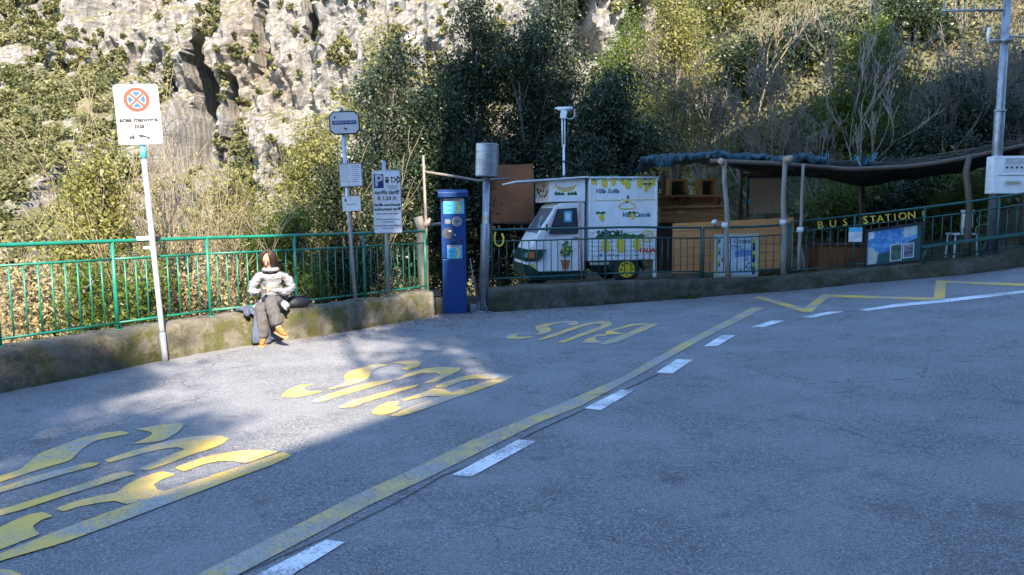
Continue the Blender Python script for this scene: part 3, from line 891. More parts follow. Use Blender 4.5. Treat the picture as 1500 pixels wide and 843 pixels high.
for c in range(2):
    for k in range(9):
        ww = w * (.28 + .1 * rn.random()); x0 = -w * .42 + c * w * .46; y0 = h * .38 - k * h * .085
        mb.prism([(x0, y0), (x0 + ww, y0), (x0 + ww, y0 + .009), (x0, y0 + .009)], .0063, M_steel, M)
mb.build('timetable_plate', t)
w, h = 26 * px, 21 * px; zc = L - 132 * px; M = face(.045, -.03, zc)
mb = MB(); mb.prism(rrect(w, h, .006), .012, M_offwhite, M @ Matrix.Translation((0, 0, -.006)))
mb.prism([(-w*.3,-.01),(-w*.18,.004),(-w*.18,-.004),(w*.3,-.004),(w*.3,-.016),(-w*.18,-.016),(-w*.18,-.024)], .0068, M_steel, M)
mb.prism([(-w*.36,.03),(-w*.26,.03),(-w*.26,.05),(-w*.31,.085),(-w*.36,.05)], .0068, M_black, M)
for k in range(2): mb.prism([(-w*.1, .045 + .02*k), (w*.05, .045+.02*k), (w*.05, .05+.02*k), (-w*.1, .05+.02*k)], .0068, M_steel, M)
mb.build('direction_plate', t)

# parking tariff sign
b = atf(569, 427, .12); tp = at(562, 236, b.y - .02); L = (tp - b).length
t = thing('parking_sign', 'tall white parking tariff sign with a blue P on a thin post by the railing', 'parking sign', b, mat3=axes(tp - b, R(8)))
px = b.y / F
mb = MB(); mb.tube([(0, 0, -.06), (0, 0, L)], .028, M_galv, 12); mb.build('pole', t, True)
w, h = 41 * px, 91 * px; zc = L - 59 * px
M = face(.03, -.04, zc)
mb = MB(); mb.prism(rrect(w, h, .03), .014, M_galv, M @ Matrix.Translation((0, 0, -.014))); mb.build('sign_back', t, False, .003)
mb = MB(); mb.prism(rrect(w - .025, h - .025, .022), .003, M_offwhite, M)
mb.build('sign_face', t)
mb = MB(); F2 = M @ Matrix.Translation((0, 0, .003))
mb.prism([(-w*.44, h*.22), (-w*.1, h*.22), (-w*.1, h*.44), (-w*.44, h*.44)], .0012, M_navy, F2)
mb.text('P', .23, M_white, F2 @ Matrix.Translation((-w*.27, h*.33, .0014)), bold=.006)
mb.build('parking_symbol', t)
T = lambda s, sz, y, x=0: MB().text(s, sz, M_black, F2 @ Matrix.Translation((x, y * h, .0008)), bold=.002 if sz > .04 else .0005).build('lettering', t)
T('tariffa tariff', .078, .15); T('\u20ac 1,50 /h', .075, .055); T('tariffa autorizzati', .054, -.045); T('authorized tariff', .058, -.115)
T('sabato, domenica e festivi', .032, -.185); T('tariffe da esporre sul cruscotto', .028, -.275); T('in modo visibile', .028, -.315); T('display the ticket on the dashboard', .026, -.375); T('from 8 to 24', .028, -.415)
T('validate your ticket', .02, .25, w*.2); T('at the machine', .02, .22, w*.2)
mb = MB(); Q = F2 @ Matrix.Translation((w*.02, h*.355, 0)); mb.prism([(-.03,.0),(.03,.0),(.02,-.05),(-.02,-.05)], .0008, M_black, Q); mb.prism([(-.025,.01),(.025,.01),(.025,.03),(-.025,.03)], .0008, M_black, Q)
Q = F2 @ Matrix.Translation((w*.19, h*.355, 0)); mb.prism([(-.008,-.05),(.008,-.05),(.008,.02),(.02,.02),(0,.045),(-.02,.02),(-.008,.02)], .0008, M_black, Q)
for a in (45, -45):
    Q = F2 @ Matrix.Translation((w*.34, h*.35, 0)) @ Matrix.Rotation(R(a), 4, 'Z'); mb.prism([(-.055,-.008),(.055,-.008),(.055,.008),(-.055,.008)], .0008 + a * 1e-6, M_black, Q); mb.prism([(.035,-.03),(.055,-.03),(.055,.03),(.035,.03)], .0009, M_black, Q)
mb.build('pictograms', t)

# ------------------------------------------------------------------ ticket machine
b = gp(667, 460); px = b.y / F
t = thing('ticket_machine', 'tall blue parking ticket machine standing on the road beside the end of the low wall', 'ticket machine', b, R(5))
W = 35 * px; H = 172 * px; D = .28
mb = MB(); mb.box((0, D/2, H*.235), (W, D, H*.47), M_mblue); mb.build('base_cabinet', t, False, .008)
mb = MB(); mb.box((0, D/2, H*.735 + .003), (W + .008, D + .01, H*.523), M_mblue); mb.build('upper_cabinet', t, False, .012)
mb = MB(); hw = W/2 + .045
mb.add([(-hw,-.1,H*.995),(hw,-.1,H*.995),(hw,D+.04,H*.995),(-hw,D+.04,H*.995),(-hw,-.1,H*1.035),(hw,-.1,H*1.035),(hw,D+.04,H*1.065),(-hw,D+.04,H*1.065)], [(0,3,2,1),(4,5,6,7),(0,1,5,4),(1,2,6,5),(2,3,7,6),(3,0,4,7)], M_mblue)
for k in range(14): mb.box((-hw + .03 + k * (2*hw - .06) / 13, -.101, H*1.016), (.012, .006, .035), M_black)
mb.build('solar_cap', t, False, .006)
fz = -.0075
def sticker(name, z0, z1, w):
    mb = MB(); Q = face(.01, fz, 0)
    mb.prism([(-w/2, z0), (w/2, z0), (w/2, z1), (-w/2, z1)], .0012, M_cyan, Q)
    zt = z1 - (z1 - z0) * .2
    mb.prism([(-w/2+.004, zt), (w/2-.004, zt), (w/2-.004, z1-.004), (-w/2+.004, z1-.004)], .002, M_white, Q)
    m = (z0 + zt) / 2; q = (zt - z0) / 2
    mb.prism([(w*.1, zt-.004), (w*.24, zt-.004), (w*.36, m), (w*.24, z0+.004), (w*.1, z0+.004), (w*.2, m)], .0021, M_ygraphic, Q)
    mb.text('PARCHEGGIO', .03, M_navy, Q @ Matrix.Translation((-.0, (zt + z1) / 2, .0024)))
    mb.text('biglietto', .03, M_navy, Q @ Matrix.Translation((-w*.2, m + q*.35, .0016))); mb.text('ticket', .03, M_navy, Q @ Matrix.Translation((-w*.2, m - q*.4, .0016)))
    mb.build(name, t)
sticker('instruction_sticker', H*.855, H*.985, W*.86)
sticker('tariff_sticker', H*.475, H*.59, W*.62)
mb = MB(); Q = face(0, fz, 0); mb.prism(rrect(.09, .07, .02), .006, M_steel, Q @ Matrix.Translation((-.09, H*.79, 0))); mb.build('button', t); mb = MB(); mb.prism(circ(.08, 28, .055, H*.79), .008, M_galv, Q); mb.prism(circ(.07, 28, .055, H*.79), .0095, M_steel, Q)
mb.prism([(.03, H*.79-.008), (.1, H*.79-.008), (.1, H*.79+.008), (.03, H*.79+.008)], .0105, M_black, Q)
mb.build('coin_dial', t)
mb = MB(); mb.prism(circ(.09, 28, -.09, H*.69), .004, pm('dark_grey_plate', (.06,.065,.075)), Q); mb.prism(rrect(.05, .03, .006), .012, M_white, Q @ Matrix.Translation((-.06, H*.71, 0))); mb.build('display', t); mb = MB(); mb.prism(circ(.013, 14, .02, H*.675), .012, M_offwhite, Q); mb.build('button', t); mb = MB(); mb.prism(circ(.016, 14, .0, H*.635), .012, M_leafp, Q); mb.build('button', t); mb = MB()
mb.prism(rrect(.08, .03, .008), .01, M_black, Q @ Matrix.Translation((.0, H*.608, 0))); mb.build('ticket_slot', t); mb = MB(); mb.prism(rrect(.02, .07, .004), .012, M_black, Q @ Matrix.Translation((.12, H*.62, 0)))
mb.build('card_slot', t)

# ------------------------------------------------------------------ silver post with drum
b = atf(708, 452, .12); b.z = g(b.x, b.y); tp = at(714, 210, b.y)
px = b.y / F; L = (tp - b).length
t = thing('drum_post', 'grey steel post topped by a cylindrical metal drum, next to the blue ticket machine', 'post', b, mat3=axes(tp - b))
mb = MB(); hw = L - 48 * px
mb.tube([(0,0,0), (0,0,L*.52), (0,0,L*.53), (0,0,hw + .05)], [.075,.075,.058,.058], M_steel, 16)
mb.box((0,0,.01), (.28,.28,.02), M_steel)
for a in range(4): mb.prism([(0,0),(.13,0),(0,.2)], .01, M_steel, Matrix.Rotation(R(90*a+20), 4, 'Z') @ Matrix.Translation((.06,0,.02)) @ Matrix.Rotation(R(90), 4, 'X'))
mb.build('pole', t, True)
mb = MB(); rd = 16.5 * px; hh = 47 * px; z0 = hw
mb.lathe([(rd*.2,z0),(rd*.96,z0),(rd,z0+.012),(rd,z0+hh*.22),(rd*.985,z0+hh*.23),(rd,z0+hh*.24),(rd,z0+hh*.48),(rd*.985,z0+hh*.49),(rd,z0+hh*.5),(rd,z0+hh*.74),(rd*.985,z0+hh*.75),(rd,z0+hh*.76),(rd,z0+hh-.012),(rd*.97,z0+hh),(rd*.2,z0+hh+.01)], M_steel, 32)
o = mb.build('drum', t, False)
mb = MB()
for k in range(7):
    for kk in range(1): pass
Q = face(0.0, -.0605, L*.49 - .0); mb.prism([(-.03,.1),(.03,.1),(.03,.3),(-.03,.3)], .002, M_offwhite, Q); mb.prism(circ(.022, 14, 0, .19), .003, M_ygraphic, Q)
mb.build('sticker', t)

# long-handled dustpan at its foot
b = gp(702, 459)
t = thing('dustpan', 'grey long-handled dustpan standing on the ground against the drum post', 'dustpan', b, R(15))
mb = MB(); mb.box((0,0,.006), (.26,.22,.012), M_steel); mb.box((0,.11,.07), (.26,.014,.14), M_steel); mb.box((-.13,.02,.05), (.012,.18,.1), M_steel); mb.box((.13,.02,.05), (.012,.18,.1), M_steel); mb.build('pan', t, False, .003)
mb = MB(); mb.tube([(.0,.1,.1),(-.05,.13,.5),(-.1,.19,.88)], .011, M_steel, 8); mb.tube([(.06,.1,.1),(.06,.14,.5)], .008, M_steel, 8); mb.build('handle', t, True)

# yellow U lock on the rail
b = atf(731, 353, .17)
t = MB(); pts = [Vector((-.06,0,.14)), Vector((-.075,0,.05))] + [Vector((.07*math.cos(R(a)), 0, -.0 + .09*math.sin(R(a)))) for a in range(180, 361, 20)] + [Vector((.075,0,.05)), Vector((.045,0,.12))]
t.tube(pts, .016, M_ygraphic, 8); o = t.build('cable_lock', None, True); o.location = b
tag(o, 'yellow U-shaped lock hanging on the railing left of the truck', 'lock')
# litter bin lid and rusty plate by the wall end
b = gp(655, 447); o = MB().box((0,0,.16), (.2,.05,.13), M_dwood, None, (R(-25),0,R(20))).box((0,.1,.06), (.2,.16,.02), M_dwood).build('metal_scrap'); o.location = b + Vector((-.25, .28, .02))
tag(o, 'brown rusty metal scrap lying behind the blue ticket machine', 'scrap')

# small white box on the left railing behind the sign
b = atf(216, 350, .2)
t = thing('cable_box', 'small white box fixed to the green railing behind the leaning sign pole', 'box', b, R(52))
MB().box((0,.02,.005), (.2,.05,.045), M_wpaint).build('box_body', t, False, .006)
MB().box((.115,.02,.002), (.06,.052,.04), M_black).build('box_end', t, False, .004)
MB().box((.02,.02,-.1), (.11,.03,.03), M_wpaint).build('bracket', t, False, .004)

# orange sheet hung on branches
p0, p1 = at(720, 325, 15.6), at(780, 240, 15.6)
t = thing('rusty_panel', 'orange-brown rusty sheet hung on a branch rail behind the railing left of the truck', 'panel', p0)
w, h = p1.x - p0.x, p1.z - p0.z
mb = MB(); mb.grid(lambda u, v: (u*w + .05*(1-v)*0, .002*math.sin(u*5+v*3), v*h*(1+.006*math.sin(u*7)) - (1-u)*.03), 14, 10, M_rust)
o = mb.build('sheet', t, False); s = o.modifiers.new('solid', 'SOLIDIFY'); s.thickness = .012
mb = MB(); mb.tube([(-.1,.05,-.03),(w*.5,.04,-.035),(w+.15,.05,-.05)], .025, M_dwood, 7); mb.tube([(0,.06,-1.6),(0,.06,.9*h)], .03, M_dwood, 7); mb.tube([(w,.06,-1.6),(w,.06,.9*h)], .03, M_dwood, 7); mb.build('support_frame', t, True)

# branch posts by the end of the low wall
b = at(615, 425, 12.9); b.z = lot(b.x, b.y)
t = thing('branch_post', 'pale cut stump with a thin upright stick and branch rail, left of ticket machine', 'branch fence', b)
P = lambda px, py, Y=12.9: at(px, py, Y) - b
mb = MB(); mb.tube([P(620,440),P(618,400),P(615,360),P(617,335),P(612,318)], [.075,.07,.065,.08,.085], M_palewood, 9); mb.tube([P(617,335),P(632,322)], [.06,.05], M_palewood, 8); mb.build('stump', t, True)
mb = MB(); mb.tube([P(627,440),P(624,330),P(620,228)], [.03,.028,.02], M_palewood, 7); mb.build('stick', t, True)
mb = MB(); mb.tube([P(622,252),P(660,258),P(700,265),P(745,262)], [.022,.026,.024,.02], M_palewood, 7); mb.tube([P(620,330),P(650,328),P(690,322)], [.03,.028,.02], M_palewood, 7); mb.build('branch_rail', t, True)

# ------------------------------------------------------------------ pole with meter cabinet and antennas
b = at(1451, 372, fy(1451, 372, .55)); b.z = lot(b.x, b.y); tp = at(1478, -40, b.y); L = (tp - b).length
t = thing('utility_pole', 'tall grey steel pole with a white meter cabinet and antennas, leaning right above the bench', 'utility pole', b, mat3=axes(tp - b, R(-6)))
px = b.y / F
mb = MB(); z1 = L * .52; mb.tube([(0,0,-.05),(0,0,z1),(0,0,z1+.06),(0,0,L)], [.088,.085,.07,.062], M_steel, 16); mb.lathe([(.09,0),(.16,0),(.16,.02),(.09,.03)], M_steel, 16)
mb.lathe([(.072, z1+.0), (.1, z1), (.1, z1+.02), (.08, z1+.05)], M_steel, 16)
mb.build('pole', t, True)
bx, bz, bw, bh = .20, L - (284)*px, 50*px, 53*px
bx = 11*px
mb = MB(); mb.box((bx, -.13, bz), (bw, .26, bh), M_wpaint); mb.build('meter_cabinet', t, False, .008)
mb = MB(); Q = face(bx + .03, -.2615, bz)
mb.prism([(-bw*.42, -.02), (bw*.40, -.02), (bw*.40, -.008), (-bw*.42, -.008)], .002, M_steel, Q)
mb.prism(rrect(bw*.56, bh*.36, .01), .006, M_offwhite, Q @ Matrix.Translation((.0, bh*.26, 0)))
for k in range(4): mb.prism(circ(.018, 12, -.12 + .08*k, bh*.19), .01, M_black, Q)
for k in range(3): mb.prism([(-.14,bh*.3+.035*k),(.14,bh*.3+.035*k),(.14,bh*.3+.012+.035*k),(-.14,bh*.3+.012+.035*k)], .008, M_steel, Q)
mb.prism(rrect(bw*.4, bh*.1, .01), .006, M_wpaint, Q @ Matrix.Translation((.02, bh*.04, 0)))
mb.prism(rrect(bw*.5, bh*.14, .01), .006, M_ygraphic if 0 else M_offwhite, Q @ Matrix.Translation((-.01, -bh*.22, 0)))
mb.prism(rrect(bw*.4, bh*.08, .008), .009, pm('beige_window', (.4,.36,.22)), Q @ Matrix.Translation((-.01, -bh*.22, 0)))
for x, y in ((bw*.38,bh*.42),(bw*.38,-bh*.42)): mb.prism(circ(.014, 10, x, y), .008, M_black, Q)
mb.build('cabinet_front', t)
za = L - 52*px
mb = MB(); mb.tube([(.06,-.02,za),(-1.12,-.1,za+.0)], .02, M_steel, 8)
for k in range(7):
    x = -1.08 + k*.17; hh = .17 - .012*k; mb.tube([(x,-.1+.07*(x+1.08)/1.1,za-hh),(x,-.1+.07*(x+1.08)/1.1,za+hh)], .011, M_steel, 6)
mb.build('yagi_antenna', t, True)
za = L - 94*px
mb = MB(); mb.tube([(0,-.02,za),(-.3,-.06,za)], .02, M_galv, 8); mb.tube([(-.3,-.06,za-.05),(-.3,-.06,za+.22)], .026, M_wpaint, 8); mb.box((0,-.02,za),(.17,.17,.06),M_steel); mb.tube([(0,-.02,za+.08),(.5,0,za+.04)], .018, M_steel, 8); mb.build('small_antenna', t, True)

# CCTV mast behind the truck
b = at(826, 262, 15.6); b.z = lot(b.x, b.y); tp = at(826, 172, 15.6); L = tp.z - b.z; px = 15.6 / F
t = thing('camera_mast', 'thin white mast with a surveillance camera rising behind the truck roof', 'camera mast', b)
mb = MB(); zt = L; mb.tube([(0,0,0),(0,0,zt-.55)], .024, M_offwhite, 8); mb.tube([(-.024,0,zt-.6),(-.028,0,zt)], .016, M_offwhite, 8); mb.tube([(.024,0,zt-.6),(.024,0,zt)], .012, M_offwhite, 8)
for k in range(3): mb.box((0,0,zt-1.5+.3*k), (.08,.07,.03), M_black)
mb.build('mast', t, True)
SC = Matrix.Translation((0,0,zt)) @ Matrix.Scale(.66, 4) @ Matrix.Translation((0,0,-zt))
mb = MB(); mb.box((-.0,-.02,zt+.08),(.2,.12,.26),M_offwhite,SC,(0,R(8),0)); mb.build('junction_box', t, False, .02)
mb = MB(); mb.box((-.22,-.02,zt+.265),(.1,.09,.05),M_offwhite,SC); mb.tube([(-.2,-.02,zt+.26),(.28,-.04,zt+.26)], .055, M_offwhite, 12, SC); mb.tube([(.28,-.04,zt+.26),(.32,-.042,zt+.26)], .05, M_black, 12, SC); mb.build('camera', t, True)
mb = MB(); mb.tube([Vector((.28,0,zt+.26))] + [Vector((.2+.16*math.cos(R(a)),0,zt+.08+.16*math.sin(R(a))+.02)) for a in range(60,-170,-25)], .012, M_offwhite, 6, SC); mb.build('cable', t, True)

# ------------------------------------------------------------------ three-wheeled truck
Yt = 13.75; b = at(860, 418, Yt); k_ = F / Yt; b.z = at(860, 418, Yt).z
t = thing('three_wheeled_truck', 'small white three-wheeled truck painted with lemons, parked behind the shaded green railing', 'truck', b, R(11))
def q(px, py): return ((px - 860) / k_ * 1.015, (418 - py) / k_)
W = 1.22
def cabmesh(poly, y0, y1, mat, M=None):
    mb = MB(); n = len(poly)
    vs = []
    for y, s in ((y0, 0), (y1, 1)):
        for x, z in poly:
            c = W / 2; fr = max(0, min(1, (-x - .75) / .4)); sc = 1 - .18 * fr
            if z > 1.0: sc *= 1 - .1 * (z - 1.0)
            vs.append((x, c + (y - c) * sc, z))
    fs = [tuple(range(n)), tuple(range(n, 2*n))[::-1]]
    for i in range(n): fs.append((i, i + n, (i + 1) % n + n, (i + 1) % n))
    mb.add(vs, fs, mat); return mb
cab = [q(856,404), q(778,406), q(771,396), q(769,384), q(776,362), q(787,344), q(815,301), q(823,297), q(858,296)]
cabmesh(cab, 0, W, M_wpaint).build('cab', t, False, .03)
skirt = [q(856.5,409), q(779,409.5), q(768,397), q(767.5,385), q(776,386), q(790,396), q(856.5,396)]
cabmesh(skirt, -.006, W + .006, M_tgreen).build('green_skirt', t, False, .012)
bez = [q(799,364), q(774,364), q(769,378), q(770,382), q(788,381), q(795,374)]
cabmesh(bez, -.009, W + .009, M_tgreen).build('headlight_surround', t, False, .006)
def onside(px, py, d=.004): x, z = q(px, py); return x, -d, z
for yy, nm in ((.0, 1), (W, -1)):
    mb = MB(); x, z = q(779, 372)
    sc = 1 - .18 * max(0, min(1, (-x - .75) / .4)); y = W/2 + (yy - W/2) * sc - nm * .012
    mb.prism(rrect(.1, .12, .02), .012, pm('amber_lens', (.75,.16,.03), None, 5, .25, bmp=0), Matrix.Translation((x, y, z)) @ Matrix.Rotation(R(90), 4, 'X') if nm > 0 else Matrix.Translation((x, y, z)) @ Matrix.Rotation(R(-90), 4, 'X'))
    mb.prism(rrect(.07, .09, .02), .012, M_galv, (Matrix.Translation((x - .1, y, z)) @ Matrix.Rotation(R(90*nm), 4, 'X')))
    mb.build('headlight', t)
# windscreen slightly proud of the raked front
a, c = Vector((q(789.5,341)[0], 0, q(789.5,341)[1])), Vector((q(812.5,305)[0], 0, q(812.5,305)[1]))
nf = Vector((-(c.z - a.z), 0, (c.x - a.x))).normalized() * .012
mb = MB()
w0, w1 = W * .36, W * .42
mb.add([a + nf + Vector((0, W/2 - w0, 0)), a + nf + Vector((0, W/2 + w0, 0)), c + nf + Vector((0, W/2 + w1, 0)), c + nf + Vector((0, W/2 - w1, 0)),
        a - nf + Vector((0, W/2 - w0, 0)), a - nf + Vector((0, W/2 + w0, 0)), c - nf + Vector((0, W/2 + w1, 0)), c - nf + Vector((0, W/2 - w1, 0))], [(0,3,2,1),(0,1,5,4),(1,2,6,5),(2,3,7,6),(3,0,4,7)], pm('pale_windscreen', (.16, .2, .26), (.07, .09, .12), 4, .3, bmp=0))
mb.build('windscreen', t)
mb = MB(); 
for i in range(3): 
    s_ = .12 + .22 * i; p = a.lerp(c, s_ * .9) + nf * 1.15; e1 = (c - a).normalized() * .1; e2 = Vector((0, .09 + .03 * (i % 2), 0)); o_ = Vector((0, W*.2 + .13 * i, 0))
    mb.add([p + o_, p + o_ + e2, p + o_ + e2 + e1, p + o_ + e1], [(0,3,2,1)], M_offwhite if i != 1 else M_cyan)
mb.build('window_paper', t)
mb = MB(); Q = Matrix.Rotation(R(90), 4, 'X')
mb.prism([q(803,342), q(816,306), q(845,304.5), q(847,340), q(845,342)], .004, M_glass, Matrix.Translation((0, -.0, 0)) @ Q); mb.build('side_window', t)
mb = MB(); mb.prism([q(826,325), q(837,325), q(838,309), q(826,309)], .0025, M_cyan, Matrix.Translation((0,-.0045,0)) @ Q); mb.prism([q(828,322), q(835,322), q(835,312), q(828,312)], .0035, M_offwhite, Matrix.Translation((0,-.0045,0)) @ Q)
mb.build('window_notice', t)
mb = MB()      # door outline, handle
for (p0_, p1_) in ((q(799,344), q(799,394)), (q(799,344), q(815,302)), (q(850,301), q(851,394))):
    mb.tube([(p0_[0], -.001, p0_[1]), (p1_[0], -.001, p1_[1])], .005, M_steel, 5)
mb.build('door_frame', t); mb = MB(); x, z = q(843,348); mb.box((x, -.012, z), (.11,.024,.035), M_steel); mb.build('door_handle', t, False, .005)
mb = MB(); x0, z0 = q(851.5,409); x1, z1 = q(848.5,296); mb.tube([(x0,-.03,z0),(x1,-.03,z1)], .022, pm('salmon_broom_stick', (.5,.25,.2)), 8); mb.build('red_tipped_rod', t, True)
mb = MB(); rn = random.Random(4); x, z = q(827.5,364)
mb.tube([(x,-.006,q(0,385)[1]),(x,-.006,z)], .008, M_bark, 5)
for i in range(26):
    a_ = rn.uniform(0, 6.28); r_ = rn.uniform(0, .14); cx, cz = x + r_*math.cos(a_), z + r_*math.sin(a_)*.95
    mb.prism([(cx-.04, cz-.02), (cx, cz+.035), (cx+.045, cz+.015), (cx+.01, cz-.04)], .002 + i*1e-5, M_leafp, Matrix.Translation((0,-.003,0)) @ Q)
for i in range(8):
    a_ = i*.8; r_ = .05 + .09*(i % 2); mb.prism(circ(.022, 9, x + r_*math.cos(a_), z + r_*math.sin(a_)), .0035, M_lemon, Matrix.Translation((0,-.003,0)) @ Q)
mb.prism([q(823,393), q(832,393), q(834,382), q(821,382)], .003, M_terra, Matrix.Translation((0,-.003,0)) @ Q); mb.prism([q(820,382.5), q(835,382.5), q(835,380), q(820,380)], .004, M_terra, Matrix.Translation((0,-.003,0)) @ Q)
mb.build('painted_lemon_tree', t)
mb = MB(); x, z = q(781,388.5); yb = W/2 - W/2 * .87 - .012
mb.prism([(x-.05,z+.02),(x,z+.06),(x+.05,z-.01),(x+.02,z-.05)], .003, M_lemon, Matrix.Translation((0, yb, 0)) @ Q)
mb.build('painted_lemon', t)
for i, (px_, py_) in enumerate(((784,350),(790,352),(795,348),(783,358))): mb = MB(); mb.prism(circ(.02, 8, *q(px_,py_)), .003, [M_leafp, M_lemon, M_terra, M_leafp][i], Matrix.Translation((0, yb + .02, 0)) @ Q); mb.build('painted_dot', t)
mb = MB(); x, z = q(801,338); mb.tube([(x,-.01,z),(x-.04,-.09,z+.04)], .007, M_black, 6); mb.prism(rrect(.1,.13,.03), .025, M_black, Matrix.Translation((x-.05,-.13,z+.07)) @ Matrix.Rotation(R(90),4,'X') @ Matrix.Rotation(R(70),4,'Y')); mb.build('wing_mirror', t)
# sign box over the cab
x0, x1, z0, z1 = q(806,0)[0], q(858,0)[0], q(0,296)[1] + .004, q(0,263)[1]
mb = MB(); mb.box(((x0+x1)/2, W/2, (z0+z1)/2), (x1-x0, W - .02, z1-z0), M_wpaint); mb.build('header_box', t, False, .008)
mb = MB(); mb.box((x0-.006, W/2, (z0+z1)/2), (.01, W*.86, (z1-z0)*.86), M_offwhite)
rn = random.Random(9)
for i in range(16):
    yy, zz = W*(.12 + .05*i), z0 + (z1-z0)*(.25 + .5*rn.random())
    mb.prism([(-.03,-.05),(.03,-.04),(.035,.05),(-.02,.06)], .004, [M_steel, M_leafp, M_black][i % 3], Matrix.Translation((x0-.011, yy, zz)) @ Matrix.Rotation(R(-90), 4, 'Y'))
mb.build('header_front_panel', t)
mb = MB(); cx, cz = q(829,268); Q2 = Matrix.Translation((0, .008, 0)) @ Q
def crescent(r1, r2, dy, sx=1.0): return [(cx + sx*r1*math.cos(R(a)), cz + r1*.8*math.sin(R(a))) for a in range(195, 346, 10)] + [(cx + sx*r2*math.cos(R(a)), cz + dy + r2*.55*math.sin(R(a))) for a in range(340, 199, -10)]
mb.prism(crescent(.215, .2, .0), .003, M_lemon, Q2); mb.prism(crescent(.195, .19, .0), .0036, pm('melon_flesh', (.75,.5,.2)), Q2)
for i in range(9): mb.prism(circ(.009, 6, cx - .13 + .032*i, cz - .075 - .025*math.sin(i/8*3.14)), .0045, M_terra, Q2)
for s in (-1, 1):
    for j in range(3): xx = cx + s*(.06 + .06*j); mb.prism([(xx-.04, cz-.21), (xx, cz-.17+.01*j), (xx+.045, cz-.22), (xx, cz-.235)], .003 + .0002*j, M_leafp, Q2)
mb.build('painted_melon', t)
# awning flap over the cab
mb = MB(); fx0 = q(755,0)[0]; zt = q(0,260)[1]
V8 = [(fx0,-.08,zt-.1),(.02,-.08,zt-.02),(.02,W+.05,zt-.02),(fx0,W+.05,zt-.1)]
mb.add(V8 + [(v[0], v[1], v[2]+.03) for v in V8], [(0,3,2,1),(4,5,6,7),(0,1,5,4),(1,2,6,5),(2,3,7,6),(3,0,4,7)], M_offwhite); mb.build('awning_flap', t, False, .004)
# box body
x0, x1, z0, z1 = q(863,0)[0], q(967,0)[0], q(0,383)[1], q(0,263)[1]; zm = q(0,335)[1]
mb = MB(); mb.box(((x0+x1)/2, W/2, (z1+zm)/2), (x1-x0, W, z1-zm), M_wpaint); mb.box(((x0+x1)/2, W/2, z1+.02), (x1-x0+.05, W+.05, .035), M_offwhite)
mb.box((x0+.02, -.012, (z1+zm)/2), (.035,.024,z1-zm), M_wpaint); mb.box((x1-.02, -.012, (z1+zm)/2), (.035,.024,z1-zm), M_wpaint)
mb.build('upper_box', t, False, .006)
mb = MB(); mb.box(((x0+x1)/2, W/2, (z0+zm)/2 - .002), (x1-x0-.004, W-.03, zm-z0-.004), M_wpaint)
for i in range(7):
    zz = z0 + (zm-z0)*(i+.5)/7; mb.box(((x0+x1)/2, .006, zz), (x1-x0-.03, .018, (zm-z0)/7-.022), M_wpaint)
mb.build('slatted_side', t, False, .004)
mb = MB(); mb.box((x1-.03, .04, (z0+.12)/2+.02), (.055,.06,z0-.06), M_wpaint); mb.box((x1-.03, W-.04, (z0+.12)/2+.02), (.055,.06,z0-.06), M_wpaint); mb.build('corner_leg', t, False, .004)
mb = MB(); mb.box((.25, W/2, .33), (2.0, .5, .12), M_black); mb.box(((x0+.3), .12, z0-.05), (.5,.1,.06), M_wpaint); mb.box((x0+.35, .3, .32),(.4,.3,.2), M_black); mb.build('chassis', t, False, .01)
Qs = Matrix.Translation((0, -.0, 0)) @ Q; Qf = lambda px_, py_, d: Matrix.Translation((q(px_,py_)[0], -d, q(px_,py_)[1])) @ Q
nav = pm('dark_blue_lettering', (.01,.05,.12), None, 3, .5, bmp=0)
tx = lambda *a_, **k: MB().text(*a_, **k).build('lettering', t)
tx('Villa Sofia', .12, nav, Qf(890,281,.002), .3, bold=.003); tx('&', .1, nav, Qf(921,290,.002), .3, bold=.002); tx('Villa Casola', .12, nav, Qf(934,316,.002), .3, bold=.003)
blk = pm('black_green_lettering', (.01,.03,.02), None, 3, .5, bmp=0)
tx('SAPORI', .15, blk, Qf(894,343,.0095), bold=.005); tx("d'", .09, blk, Qf(935,370,.004), .3); tx('ITALIA', .125, M_red, Qf(950,369,.0045), bold=.006)
tx('i sapori della costa', .04, nav, Qf(889,366,.004)); mb = MB(); mb.box((q(881,0)[0], -.005, q(0,374)[1]), (.05,.006,.05), M_blue); mb.text('f', .05, M_white, Qf(881,374,.0085))
for i in range(3): mb.text('@', .045, nav, Qf(888+6*i,374,.004))
for i in range(6): mb.prism(circ(.008, 8, *q(935+4*i,379)), .002, M_steel, Matrix.Translation((0,-.004,0)) @ Q)
mb.build('icon_row', t)
mb = MB()
def lemon(px_, py_, s, ang, d=.003, leaf=True):
    s *= 1.22
    x, z = q(px_, py_); ca, sa = math.cos(ang), math.sin(ang)
    pl = [(s*1.25,0),(s*.9,s*.5),(s*.2,s*.75),(-s*.6,s*.6),(-s,s*.15),(-s*1.15,0),(-s,-s*.15),(-s*.6,-s*.6),(s*.2,-s*.75),(s*.9,-s*.5)]
    mb.prism([(x + a*ca - c_*sa, z + a*sa + c_*ca) for a, c_ in pl], .003, M_lemon, Matrix.Translation((0,-d,0)) @ Q)
    if leaf:
        for sg in (-1, 1):
            lx, lz = x - s*.9*ca + sg*s*.7, z - s*.9*sa + s*.35
            mb.prism([(lx-s*.95,lz),(lx,lz+s*.5),(lx+s*.95,lz+s*.15),(lx,lz-s*.4)], .0036 + .0003*sg, M_leafp, Matrix.Translation((0,-d,0)) @ Q)
for px_, py_, s, a_ in ((871,268,.05,-.8),(886,269,.07,-1.2),(900,267,.06,-1.7),(913,267,.05,-.9),(921,271,.07,-1.3),(940,269,.075,-1.5),(954,270,.06,-1.2),(950,277,.05,-1.9),(962,268,.05,-1.4)): lemon(px_, py_, s, a_, .002)
for px_, py_, s in ((882,319,.055),(929,318,.045)): lemon(px_, py_, s, -1.2, .002)
